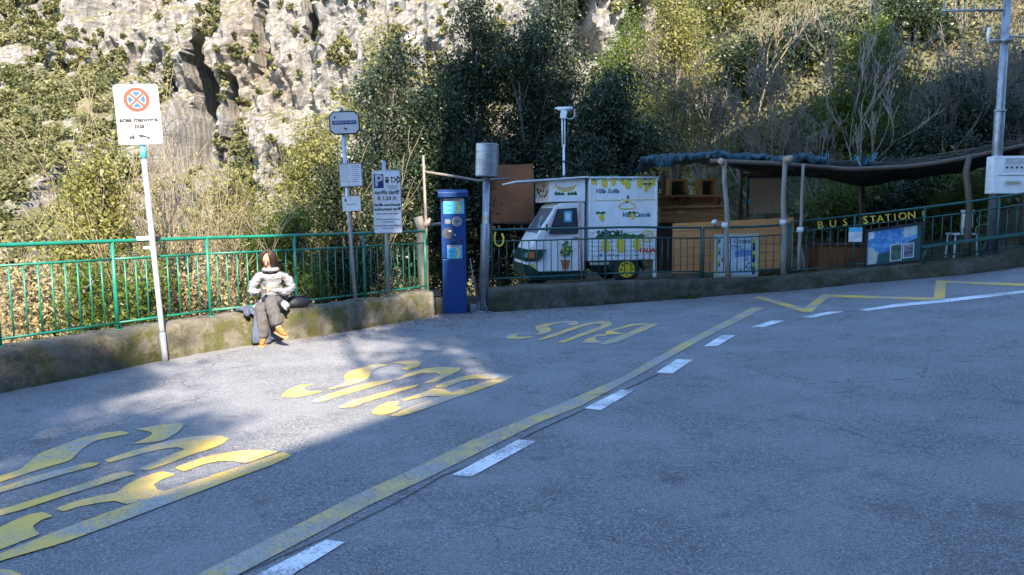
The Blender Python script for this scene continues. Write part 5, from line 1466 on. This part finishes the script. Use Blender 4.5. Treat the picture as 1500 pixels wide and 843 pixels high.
mb.tube([(-.02,-.083,-.052),(0,-.09,-.05),(.02,-.083,-.052)], [.003,.006,.003], pm('lips', (.42,.13,.11), None, 9, .4, bmp=0), 6, HM)
fc = mb.build('face', None, True)
def hand(wx, wy, wz, side, curl):
    """palm plus five fingers closing round a phone held in front"""
    o = Vector((wx, wy, wz)); s = side
    ch = [[(o,.024),(o + Vector((s*-.02,-.03,.012)),.03),(o + Vector((s*-.045,-.05,.022)),.028)]]
    for k in range(4):
        r0 = o + Vector((s*-.045, -.055 + .0, .028 - .018*k + .018)); ln = (.03,.034,.032,.025)[k]
        ch.append([2 if k else 2, (r0 + Vector((s*-.012,-.012,0)),.0105), (r0 + Vector((s*(-.012-ln),-.022,.0)),.0095), (r0 + Vector((s*(-.012-ln*1.5), -.012+.02*curl, 0)),.0085), (r0 + Vector((s*(-.008-ln*1.5), .008, 0)),.0075)])
    ch.append([1, (o + Vector((s*-.02,-.05,.045)),.012), (o + Vector((s*-.04,-.06,.065)),.0105), (o + Vector((s*-.058,-.058,.078)),.009)])
    v_, e_, r_ = chain(ch); return skin('hand', v_, e_, r_, M_skin, None, 2)
h1 = hand(-.105, -.275, .677, -1, .5); h2 = hand(.04, -.285, .682, 1, .5)
join_into(bo, [fc, h1, h2])
# sweater
sw = [[((0,.03,.46),(.16,.13)),((.005,.02,.56),(.165,.13)),((.015,.015,.68),(.155,.125)),((.02,.01,.79),(.15,.12)),((.025,0,.875),(.125,.095)),((.02,-.015,.925),(.085,.075)),((.016,-.03,.955),(.075,.07))],
 [4,((-.125,0,.865),.078),((-.185,-.02,.79),.076),((-.225,-.045,.67),.068),((-.19,-.15,.652),.06),((-.13,-.25,.67),.047),((-.112,-.272,.676),.04)],
 [4,((.175,0,.865),.078),((.235,-.02,.79),.078),((.262,-.045,.66),.07),((.17,-.17,.648),.062),((.075,-.265,.675),.047),((.055,-.28,.68),.04)]]
v_, e_, r_ = chain(sw); skin('sweater', v_, e_, [tuple(x * .88 for x in r) if hasattr(r, '__len__') else r * (.82 if i > 6 else .9) for i, r in enumerate(r_)], M_sweat, t, 3, .017)
mb = MB(); mb.lathe([(.06,.93),(.098,.925),(.112,.945),(.1,.975),(.075,.985),(.06,.97)], M_sweat, 22, Matrix.Translation((.016,-.02,0))); mb.build('sweater_collar', t, True)
mb = MB()   # loose sweater hem lying over the lap
mb.grid(lambda u, v: ((u-.5)*.4 + .02*math.sin(v*6), -.08 - .17*v + .02*math.sin(u*12), .575 - .03*v - .10*(abs(u-.5)*2)**2*1.3 + .012*math.sin(u*14+v*3)), 18, 8, M_sweat)
o = mb.build('sweater_hem', t, True); s = o.modifiers.new('solid', 'SOLIDIFY'); s.thickness = .025
tr = [[((0,.02,.47),(.15,.12)),((-.075,-.12,.47),.1),((-.095,-.37,.455),.086),((-.09,-.375,.36),.083),((-.088,-.37,.22),.09),((-.087,-.36,.075),.1)],
 [0,((.085,-.12,.5),.1),((.025,-.4,.555),.087),((.045,-.44,.47),.083),((.085,-.47,.35),.086),((.115,-.5,.235),.095)]]
skin('trousers', *chain(tr), M_trous, t, 3, .015)
def shoe(p, d, name='shoe'):
    d = Vector(d).normalized(); p = Vector(p)
    o_ = skin(name, *chain([[(p - d*.06, (.036,.04)), (p, (.042,.045)), (p + d*.07 - Vector((0,0,.008)), (.043,.034)), (p + d*.13 - Vector((0,0,.014)), (.03,.024))], [1, (p + Vector((0,.012,.05)), .037)]]), M_shoe, t)
    mb = MB(); x = d.cross(Vector((0,0,1))).normalized(); up = x.cross(d)
    Mx = Matrix.Translation(p + d*.035 - up*.046) @ Matrix((x, d, up)).transposed().to_4x4()
    mb.prism([(.036,-.1),(.042,0),(.045,.06),(.03,.115),(0,.13),(-.03,.115),(-.045,.06),(-.042,0),(-.036,-.1),(0,-.115)], .016, M_sole, Mx); mb.build('sole', o_)
shoe((-.085,-.385,.05), (-.05,-1,-.02)); shoe((.135,-.535,.195), (.62,-.75,-.22))
# hair: bob with a parting, hanging to the jaw
mb = MB()
def hr(u, v):
    a = -math.pi*.5 + (u - .5) * 2 * math.pi * .79 + math.pi   # open over the face
    ph = v * 2.35
    r = 1.09 + .03*math.sin(a*9) + .02*math.sin(a*23)
    z = .118*math.cos(min(ph, 1.65)) - (max(0, ph - 1.65) * .19)
    rr = math.sin(min(ph, 1.57)) * (1 + .06*max(0, ph - 1.57))
    return HM @ Vector((.083*r*rr*math.cos(a), .098*r*rr*math.sin(a) + .004, z + .006))
mb.grid(hr, 36, 16, M_hair)
o = mb.build('hair', t, True); s = o.modifiers.new('solid', 'SOLIDIFY'); s.thickness = .018
mb = MB()
for s in (-1, 1): mb.tube([HM @ Vector(q_) for q_ in ((s*.045,-.05,.082),(s*.068,-.058,.05),(s*.082,-.05,.0),(s*.085,-.035,-.07),(s*.075,-.03,-.11))], [.012,.016,.018,.018,.008], M_hair, 8)
rn = random.Random(61)
for i in range(90):
    u = rn.random(); e_ = rn.uniform(.82, 1.06); sw_ = rn.gauss(0, .02)
    pts_ = [hr(min(1, max(0, u + sw_ * k / 7)), .1 + (e_ - .1) * k / 7) for k in range(8)]
    c_ = HM @ Vector((0, .004, 0)); pts_ = [c_ + (q_ - c_) * (1.10 + .05 * rn.random()) for q_ in pts_]
    mb.tube(pts_, [.004, .006, .0065, .0065, .006, .005, .004, .002], M_hair, 5)
mb.build('hair_strands', t, True)
Mw = Matrix.Translation(b) @ Matrix.Rotation(PR, 4, 'Z')
for c_ in list(t.children):
    if c_.name.split('.')[0] in ('shoe', 'sole', 'trousers'): continue
    for v in c_.data.vertices:
        e_ = max(0, v.co.z - .5); v.co.y -= .26 * e_; v.co.z -= .06 * e_
# phone
p = Mw @ Vector((-.045, -.352 - .26*.235, .735 - .08*.235))
t = thing('phone', 'dark mobile phone held in both hands by the seated person', 'phone', p, PR)
mb = MB(); mb.box((0,0,0), (.074,.009,.15), M_black, None, (R(-35),0,R(8))); mb.build('phone_body', t, False, .003)
# jacket hanging on the wall and black bag
p = gp(379, 504)
t = thing('jacket', 'slate blue jacket draped over the wall edge beside the person, hanging to the ground', 'jacket', p, R(54))
def drape(u, v):
    ang = v * 1.0
    prof = [(.24,.40),(.12,.42),(.03,.415),(-.035,.37),(-.045,.28),(-.05,.18),(-.045,.09),(-.05,.03)]
    k = min(int(v*7), 6); f_ = v*7 - k
    y = prof[k][0]*(1-f_) + prof[k+1][0]*f_; z = prof[k][1]*(1-f_) + prof[k+1][1]*f_
    wd = .13 + .02*math.sin(v*9) + (.05 if v < .3 else 0)
    return (math.sin((u-.5)*2.2)*wd + .015*math.sin(v*7), y - .05*math.cos((u-.5)*3.1) - .02*math.sin(u*17 + v*4), z + .015*math.sin(u*9))
mb = MB(); mb.grid(drape, 22, 26, M_jacket); o = mb.build('jacket_body', t, True); s = o.modifiers.new('solid', 'SOLIDIFY'); s.thickness = .05; s.offset = -1
skin('sleeve', *chain([[((-.02,.1,.43),.055),((-.12,.03,.44),.05),((-.18,-.04,.415),.045),((-.17,-.07,.36),.04)]]), M_jacket, t, 3, .014)
skin('lower_folds', *chain([[((.03,-.06,.35),.06),((.05,-.085,.22),.055),((.04,-.08,.1),.06),((.05,-.1,.05),.05)]]), M_jacket, t, 3, .016)
p = gp(447, 496) + wn * .17; p.z = g(p.x, p.y) + HW + .003
t = thing('bag', 'black bag lying on the low wall at the right side of the seated person', 'bag', p, R(48))
mb = MB(); mb.blob((0,0,.075), (.2,.12,.085), M_bag, 20, 12, None, .08, 3); mb.build('bag_body', t, True)
MB().tube([(-.15,-.04,.12),(-.08,-.07,.165),(.05,-.08,.16),(.14,-.04,.11)], .013, M_bag, 8).build('strap', t, True)
# dry leaves and grit gathered along the wall foot and at the ticket machine
pts = []; rn = random.Random(12)
for _ in range(3000):
    px_ = rn.choice([rn.gauss(640, 55), rn.uniform(440, 720), rn.gauss(800, 70)]); 
    if px_ > 900 or px_ < 250: continue
    base_ = 530 - (px_ - 242) * .178 if px_ < 640 else 459 - (px_ - 640) * .05
    p_ = gp(px_, base_ + abs(rn.gauss(0, 9 if px_ > 480 else 4)) + 2, .006 + rn.random()*.012); pts.append(tuple(p_))
nn_ = len(pts); c_ = np.array(pts); nrm = RG.normal(size=(nn_,3))*.35 + np.array([0,0,1]); nrm /= np.linalg.norm(nrm,axis=1)[:,None]
t_ = RG.normal(size=(nn_,3)); t_ -= nrm*(t_*nrm).sum(1)[:,None]; t_ /= np.linalg.norm(t_,axis=1)[:,None]; b_ = np.cross(nrm,t_); L_ = RG.uniform(.01,.032,nn_)[:,None]
o = leafmesh('fallen_leaves', np.stack([c_-t_*L_*.5, c_+b_*L_*.3, c_+t_*L_*.5, c_-b_*L_*.3],1).reshape(-1,3), RG.uniform(0,1,nn_), M_lit_leaf); stuff(o); o['label'] = 'dry leaves and grit along the wall foot'
# ------------------------------------------------------------------ plants and trees
LV = 1.0
def T(px_, Y, wpx, top, bot, mat, n, leaf, label, name='evergreen_tree', cat='tree', group=None, k=9, seed=None, sub=30, spread=.2, r=.09, bark=None, dy=None):
    X = at(px_, 300, Y).x; z = lot(X, Y); w = wpx * Y / F; zt = at(px_, top, Y).z - z; zb = at(px_, bot, Y).z - z
    rn = random.Random(seed if seed is not None else int(px_ * 7 + Y))
    zt = max(zt, 1.2); zb = min(max(zb, .1), zt * .6)
    bl = crown_blobs(rn, w, zt - zb, zb, k, dy)
    if Y < 22: leaf *= .82; n *= 1.4 if mat not in (M_oak, M_grey) else 2.1
    return tree(name, label, (X, Y, z), bl, int(n * LV), leaf, mat, r, group, bark, sub, spread, cat)
GE, GS = 'evergreen trees behind the car park', 'shrubs behind the left railing'
T(150, 10.3, 165, 235, 480, M_olive, 11000, .075, 'sunlit yellow-green shrub right of the leaning sign pole foot, beyond the left railing', 'shrub', 'shrub', GS, 9, spread=.16)
T(45, 9.0, 120, 395, 500, M_dry, 3500, .07, 'low straw-coloured bush at the far left behind the railing', 'shrub', 'shrub', GS, 5, spread=.14)
T(118, 8.6, 90, 400, 485, M_ivy, 2600, .06, 'low green bush behind the railing, left of the leaning sign', 'shrub', 'shrub', GS, 5, spread=.13)
T(205, 9.4, 90, 385, 470, M_ivy, 2600, .06, 'low green bush directly behind the leaning sign pole', 'shrub', 'shrub', GS, 5, spread=.13)
T(275, 10.2, 130, 385, 470, M_dry, 3500, .07, 'straw-coloured undergrowth behind the railing between sign and person', 'shrub', 'shrub', GS, 6, spread=.16)
T(425, 12.4, 110, 315, 430, M_ivy, 5000, .075, 'bright green ivy bush behind the head of the seated person', 'shrub', 'shrub', GS, 7, spread=.16)
T(345, 12.8, 120, 250, 440, M_olive, 6000, .07, 'sparse yellowish shrub around the pale bare tree', 'shrub', 'shrub', GS, 8, spread=.2)
T(462, 14.6, 130, 175, 440, M_olive, 10000, .085, 'tall sunlit olive-green shrub left of the bus stop post', 'shrub', 'shrub', GS, 10)
T(520, 14.2, 105, 235, 440, M_oak, 10000, .08, 'dark leafy shrub behind the bus stop post', 'shrub', 'shrub', GS, 8)
T(578, 16.6, 150, 85, 430, M_grey, 17000, .095, 'grey-green evergreen tree behind the parking tariff sign', group=GE, k=12)
T(560, 19.5, 120, 40, 300, M_olive, 9000, .1, 'taller yellow-green tree rising behind the parking sign trees', group=GE, k=10)
T(648, 16.0, 140, 150, 430, M_oak, 15000, .09, 'dark evergreen tree behind the ticket machine', group=GE, k=10)
T(700, 17.8, 150, 10, 330, M_oak, 18000, .095, 'tall dark evergreen tree above the drum post', group=GE, k=13)
T(775, 17.2, 150, 60, 340, M_oak, 18000, .095, 'dark evergreen tree behind the camera mast, left of it', group=GE, k=11)
T(825, 19.0, 95, -70, 260, M_grey, 11000, .1, 'slender tallest dark tree reaching the top edge above the truck', group=GE, k=13)
T(905, 17.2, 140, 110, 330, M_oak, 17000, .095, 'broad dark evergreen tree right of the camera mast', group=GE, k=10)
T(850, 16.6, 120, 170, 340, M_grey, 11000, .09, 'dense dark bush right behind the truck roof', 'evergreen_bush', 'bush', GE, 8)
T(735, 16.5, 110, 215, 420, M_oak, 8000, .085, 'dark bush under the trees between drum post and truck', 'evergreen_bush', 'bush', GE, 7)
T(985, 20.0, 120, -40, 250, M_olive, 10000, .1, 'tall mottled tree at the left end of the shelter', group=GE, k=12)
T(1265, 20.5, 190, 40, 250, M_ivy, 15000, .1, 'broad tree smothered in bright ivy above the shelter roof', group=GE, k=11)
T(1395, 19.0, 210, 110, 280, M_grey, 19000, .1, 'wide dark grey-green bush behind the utility pole', 'evergreen_bush', 'bush', GE, 10)
T(1500, 20.0, 120, 150, 300, M_grey, 9000, .1, 'dark bush at the right edge behind the utility pole', 'evergreen_bush', 'bush', GE, 8)
T(1215, 18.4, 150, 235, 340, M_ivy, 5000, .08, 'yellow-green undergrowth seen below the shelter roof', 'shrub', 'shrub', None, 6)
T(1390, 17.6, 150, 240, 350, M_ivy, 6000, .075, 'bright creeper seen under the roof beside the meter cabinet', 'shrub', 'shrub', None, 6)
T(1310, 18.2, 110, 255, 350, M_oak, 5000, .08, 'dark undergrowth behind the BUS STATION lettering', 'shrub', 'shrub', None, 6)
GB = 'sunlit trees on the slope behind'
for i, (px_, Y, w, top, bot, mt, lb) in enumerate([
    (1050, 27, 170, -60, 200, M_olive, 'sunlit yellow-green tree on the slope above the blue tarpaulin'),
    (1150, 29, 190, -80, 190, M_ivy, 'bright green tree on the slope behind the bare branches'),
    (1255, 28, 170, -90, 150, M_oak, 'dark evergreen tree on the slope above the ivy tree'),
    (1350, 30, 180, -70, 160, M_olive, 'pale olive tree on the slope below the antenna'),
    (1450, 29, 170, -60, 190, M_dry, 'brownish thicket tree on the slope behind the pole top'),
    (1560, 30, 170, -60, 190, M_olive, 'olive tree on the slope at the right edge'),
    (925, 34, 130, 20, 220, M_ivy, 'green tree on the far slope below the rock gap'),
    (960, 30, 110, 130, 300, M_grey, 'grey-green bush on the slope right of the dark trees')]):
    T(px_, Y, w, top, bot, mt, 13000, .115, lb, 'slope_tree', 'tree', GB, 12, spread=.28)
# bare deciduous trees
GD = 'bare trees above the shelter'
def BT(px_, Y, base_py, top, d, label, seed, mat=M_bark, **kw):
    X = at(px_, 300, Y).x; z = lot(X, Y); H = at(px_, top, Y).z - z
    return bare_tree('bare_tree', label, (X, Y, z), d, H * .33, kw.pop('r', .05), kw.pop('depth', 6), mat, seed, GD, spread=kw.pop('spread', .42), up=.5, kids=(2, 3), minr=.006, **kw)
BT(1130, 18.6, 300, -30, (-.15,0,1), 'forked bare tree leaning left above the blue tarpaulin', 3)
BT(1060, 18.9, 300, -10, (-.2,0,1), 'slim bare tree with dark limbs right of the mottled tree', 5, leaves=(900, .07, M_dry, .1))
BT(1190, 19.2, 300, -40, (.05,0,1), 'upright bare tree behind the shelter ridge', 8)
BT(1245, 19.6, 300, -30, (.1,0,1), 'tall pale-stemmed bare tree left of the ivy tree crown', 12, M_palebark, spread=.4)
BT(1330, 20.5, 300, -20, (-.1,0,1), 'bare tree with fine twigs left of the antenna', 14, M_palebark)
BT(1435, 21.0, 260, -30, (0,0,1), 'brown bare thicket tree behind the antenna pole', 17, leaves=(1200, .06, M_dry, .12))
BT(1010, 19.5, 300, 20, (.1,0,1), 'thin bare tree leaning right at the left end of the shelter', 19)
BT(1100, 22, 300, -40, (.0,0,1), 'slender bare tree standing deepest among the bare trees', 23, M_twig)
protos = [o for o in list(COL.objects) if o.name.startswith('bare_tree')]
rn = random.Random(91)
where = ['left of the antenna', 'behind the blue tarpaulin', 'beside the ivy tree', 'above the meter cabinet', 'over the dark shelter roof', 'behind the stall counter', 'right of the mottled tree', 'among the yellow-green trees', 'above the BUS STATION lettering', 'near the top right corner', 'between the poles and the slope', 'in front of the dark grey-green bush']
for i, wh in enumerate(where):
    px_ = (1375, 1120, 1290, 1465, 1215, 1030, 1045, 1160, 1310, 1490, 1185, 1410)[i]; Y = rn.uniform(18.3, 21.5); X = at(px_, 300, Y).x
    d_ = dup(protos[i % len(protos)], (X, Y, lot(X, Y)), rn.uniform(0, 6.28), 'leafless tangled young tree ' + wh, rn.uniform(.6, .95), GD)
def BS(px_, Y, top, label, seed, mat, **kw):
    X = at(px_, 300, Y).x; z = lot(X, Y); H = at(px_, top, Y).z - z
    return bare_tree('bare_shrub', label, (X, Y, z), kw.pop('d', (0,0,1)), H * kw.pop('hk', .4), kw.pop('r', .03), kw.pop('depth', 4), mat, seed, 'bare shrubs on the left', 'shrub', spread=.45, up=.5, minr=.0045, kids=(2, 4), **kw)
BS(290, 12.3, 170, 'large straw-coloured bare shrub above the railing, left of the person', 31, M_twig, stems=7, leaves=(1800, .05, M_dry, .12))
BS(345, 13.2, 190, 'pale twiggy shrub between the bare shrub and the pale tree', 33, M_twig, stems=5, leaves=(1500, .05, M_olive, .15))
BS(400, 13.6, 200, 'pale-barked leaning bare tree behind the seated person', 37, M_palebark, stems=1, r=.075, depth=5, d=(-.35,.1,1))
BS(230, 11.4, 250, 'smaller straw-coloured bare shrub behind the leaning sign pole', 39, M_twig, stems=5, leaves=(900, .05, M_dry, .12))
BS(440, 14.5, 180, 'twiggy shrub mixed with green left of the bus stop post', 41, M_twig, stems=4, leaves=(1500, .06, M_olive, .15))
BS(1480, 18.5, 60, 'dense brown bare bush at the right edge', 43, M_bark, stems=6)
GB2 = GB
for i, (px_, Y, w, top, bot, mt, lb) in enumerate([
    (1010, 24, 130, -20, 190, M_oak, 'dark evergreen tree on the slope left of the bare trees'),
    (1100, 23, 130, 60, 240, M_oak, 'low dark green tree among the bare trees'),
    (1185, 24, 130, 90, 240, M_grey, 'grey-green tree low on the slope behind the shelter ridge'),
    (1215, 33, 200, -120, 60, M_oak, 'dark green tree high on the slope at the top edge'),
    (1320, 24, 150, 20, 200, M_oak, 'dark tree on the slope right of the ivy tree'),
    (1400, 26, 150, -40, 140, M_ivy, 'green tree on the slope behind the antenna arms'),
    (1080, 36, 200, -140, 60, M_grey, 'hazy grey-green tree high on the slope at the top edge'),
    (1380, 38, 240, -160, 20, M_ivy, 'green tree high on the slope above the antenna'),
    (1500, 25, 150, 30, 220, M_dry, 'brown thicket tree low on the slope at the right edge')]):
    T(px_, Y, w, top, bot, mt, 12000, .105, lb, 'slope_tree', 'tree', GB2, 10, spread=.3)
pts = []; tn = []; rn = random.Random(55)
while len(pts) < 120000:
    Y = rn.uniform(18, 62); X = Y * rn.uniform(.17, .9)
    if rn.random() > .5 + .5 * (30 / Y): continue
    if noise.noise(Vector((X * .35, Y * .35, 1))) < -.5: continue
    z = lot(X, Y); s = rn.uniform(.3, 1.0) * (1 + Y / 60); tv = rn.random()
    for _ in range(60):
        d = Vector((rn.gauss(0, 1), rn.gauss(0, 1), rn.gauss(.4, .7))) * s * .5
        pts.append((X + d.x, Y + d.y, z + abs(d.z))); tn.append(min(1, tv * .8 + rn.random() * .2))
o = cloud_at('slope_scrub', np.array(pts), .16, M_scrub, None, .6, np.array(tn)); stuff(o); o['label'] = 'scrub covering the slope behind the shelter'
# weeds and grass tufts on the soil strip by the truck and the verge
pts = []; rn = random.Random(77)
for _ in range(9000):
    X = rn.uniform(-1.0, 8.5); o_ = .4 + abs(rn.gauss(0, .5)); Y = yline(X) + o_
    if noise.noise(Vector((X*1.3, Y*1.3, 0))) < -.05: continue
    pts.append((X, Y, lot(X, Y) + rn.uniform(.0, .08)))
o = cloud_at('weeds', np.array(pts), .07, M_ivy, None, .25); stuff(o); o['label'] = 'weeds on the soil behind the kerb wall'
pts = []
for _ in range(9000):
    X = rn.uniform(-8, -1.5); e_ = rn.uniform(.3, 3.5); Y = yline(X) + .3 + e_
    pts.append((X, Y, lot(X, Y) + rn.uniform(0, .5) * rn.random()))
o = cloud_at('dry_grass', np.array(pts), .22, M_dry, None, .07); stuff(o); o['label'] = 'dry grass on the slope below the left railing'
pts = []
for px_, py_ in ((1008, 438), (1012, 438), (1016, 438), (955, 441), (868, 448)):
    c_ = gp(px_, py_)
    for _ in range(60): pts.append((c_.x + rn.gauss(0, .07), c_.y + rn.gauss(0, .03), c_.z + abs(rn.gauss(0, .035))))
o = cloud_at('kerb_weeds', np.array(pts), .04, M_ivy, None, .4); stuff(o); o['label'] = 'small weeds at the foot of the kerb wall'

# ------------------------------------------------------------------ unseen slope added behind the viewer, its outline shaped to shade the road
EL = R(36); AZ = Vector((-.30, .954, 0)).normalized()          # horizontal travel of the sunlight
EU = Vector((AZ.y, -AZ.x, 0)); TAN = math.tan(EL)
def us(p): return p.x * EU.x + p.y * EU.y, p.x * AZ.x + p.y * AZ.y
edge = [us(gp(*p)) for p in ((20, 752), (130, 745), (255, 722), (330, 690), (425, 656), (500, 632), (570, 606), (660, 578), (745, 555))]
S0 = -11.0
prof = [(u, (s - S0) * TAN) for u, s in edge]
u_end = prof[-1][0]
prof = [(-40, 5.0), (prof[0][0] - 3, (3.4 - S0) * TAN)] + prof + [(u_end + .25, (11 - S0) * TAN), (u_end + .7, (15 - S0) * TAN), (u_end + 1.3, (20.5 - S0) * TAN), (4.0, (23.5 - S0) * TAN), (5.5, (24.5 - S0) * TAN), (7, (24 - S0) * TAN), (10, (24 - S0) * TAN), (16, (25 - S0) * TAN), (45, (26 - S0) * TAN)]
prof.sort()
def hill_top(u): return interp(prof, u)
mb = MB(); vs, fs = [], []
US = [-40 + .35 * i for i in range(243)]
OF = [(0, -.5), (0, .04), (.25, .12), (.1, .25), (.4, .4), (.3, .6), (.55, .8), (.5, .93), (.6, 1.0), (1.6, 1.01), (6, 1.04), (14, 1.1), (30, 1.2)]
for u in US:
    H = hill_top(u)
    for d, fz_ in OF:
        p_ = EU * u + AZ * (S0 + .6 - d); z = H * fz_ if fz_ > 0 else -.6
        if 0 < fz_ < 1: p_ += AZ * (.35 * noise.noise(Vector((u * .6, z * .6, 2))))
        if fz_ >= 1 and d < 2: z += .12 * noise.noise(Vector((u * 1.7, 3, 1)))
        vs.append((p_.x, p_.y, z))
m = len(OF)
for i in range(len(US) - 1):
    for j in range(m - 1): fs.append((i*m+j, i*m+j+1, (i+1)*m+j+1, (i+1)*m+j))
mb.add(vs, fs, pm('hillside_scrub', (.05, .055, .03), (.1, .095, .085), 1.2, .95, bmp=.8, bscale=4, dist=.2)); struct(mb.build('hillside', smooth=True))
# unseen trees added on it, crowns placed to shade and dapple the scene
def caster(u, s, dist, rad, n, label, seed, leaf=.16, mat=M_oak):
    """unseen tree added so that its crown lies on the sun path of ground point (u, s)"""
    p_ = EU * u + AZ * (s - dist); z = dist * TAN
    rn = random.Random(seed); root = Vector((p_.x, p_.y, z - 3.2))
    bl = [(rn.gauss(0, rad*.45), rn.gauss(0, rad*.45), 3.2 + rn.gauss(0, rad*.35), rad*.55, rad*.55, rad*.45) for _ in range(7)]
    return tree('unseen_shade_tree', label, root, bl, n, leaf, mat, .05, 'unseen trees added behind the viewpoint for shade', None, 16, .24)
uu, ss = us(gp(35, 584)); caster(uu, ss, 17.5, .9, 4200, 'broad hillside tree shading the foot of the left wall', 1)
uu, ss = us(gp(-20, 630)); caster(uu, ss, 17.5, 1.1, 4500, 'hillside tree shading the lettering at the lower left', 2)
uu, ss = us(gp(70, 690)); caster(uu, ss, 17.2, .6, 700, 'small sparse hillside tree dappling the nearest lettering', 3)
uu, ss = us(gp(630, 482)); caster(uu, ss, 19.5, .85, 2600, 'hillside tree shading the road by the ticket machine', 4)
uu, ss = us(gp(640, 520)); caster(uu, ss, 19.0, .4, 350, 'thin hillside tree by the road edge', 5)
def us3(px_, py_, Y): P_ = at(px_, py_, Y); a_, b_ = us(P_); return a_, b_ + P_.z / TAN
uu, ss = us3(508, 215, 10.8); caster(uu, ss, 21, .75, 3600, 'hillside tree shading the bus stop plates', 9)
uu, ss = us3(575, 300, 11.6); caster(uu, ss, 21, .75, 3600, 'hillside tree shading the parking tariff sign', 10)
uu, ss = us3(500, 390, 10.4); caster(uu, ss, 20.5, .7, 3400, 'hillside tree shading the railing by the bus stop', 6)
uu, ss = us(gp(620, 400)); caster(uu, ss + 3.0, 22.5, 1.4, 6000, 'tall hillside tree shading the trees behind the tariff sign', 7)
uu, ss = us(gp(640, 560)); caster(uu, ss, 18.0, .45, 420, 'sparse hillside sapling dappling the middle lettering', 8)

# ------------------------------------------------------------------ light
SUN_DIR = (AZ * math.cos(EL) + Vector((0, 0, -math.sin(EL)))).normalized()
sl_ = bpy.data.lights.new('sun', 'SUN'); sl_.energy = 4.0; sl_.angle = R(.5); sl_.color = (1, .89, .74)
so = bpy.data.objects.new('sun', sl_); COL.objects.link(so); so.location = (5, -20, 30)
so.rotation_euler = SUN_DIR.to_track_quat('-Z', 'Y').to_euler()
w = bpy.data.worlds.new('World'); scene.world = w; w.use_nodes = True
nt = w.node_tree; sky = nt.nodes.new('ShaderNodeTexSky'); sky.sky_type = 'NISHITA'; sky.sun_disc = False
sky.sun_elevation = EL; sp_ = -SUN_DIR; sky.sun_rotation = math.atan2(sp_.x, sp_.y)
sky.altitude = 300; sky.air_density = 1.0; sky.dust_density = 0.0; sky.ozone_density = 3.8
nt.links.new(sky.outputs[0], nt.nodes['Background'].inputs[0]); nt.nodes['Background'].inputs[1].default_value = .15
scene.render.engine = 'CYCLES'
scene.cycles.max_bounces = 6; scene.cycles.diffuse_bounces = 3; scene.cycles.transparent_max_bounces = 8
vs_ = scene.view_settings; vs_.view_transform = 'Standard'; vs_.look = 'None'; vs_.gamma = 1; vs_.exposure = 2.3; vs_.use_curve_mapping = False
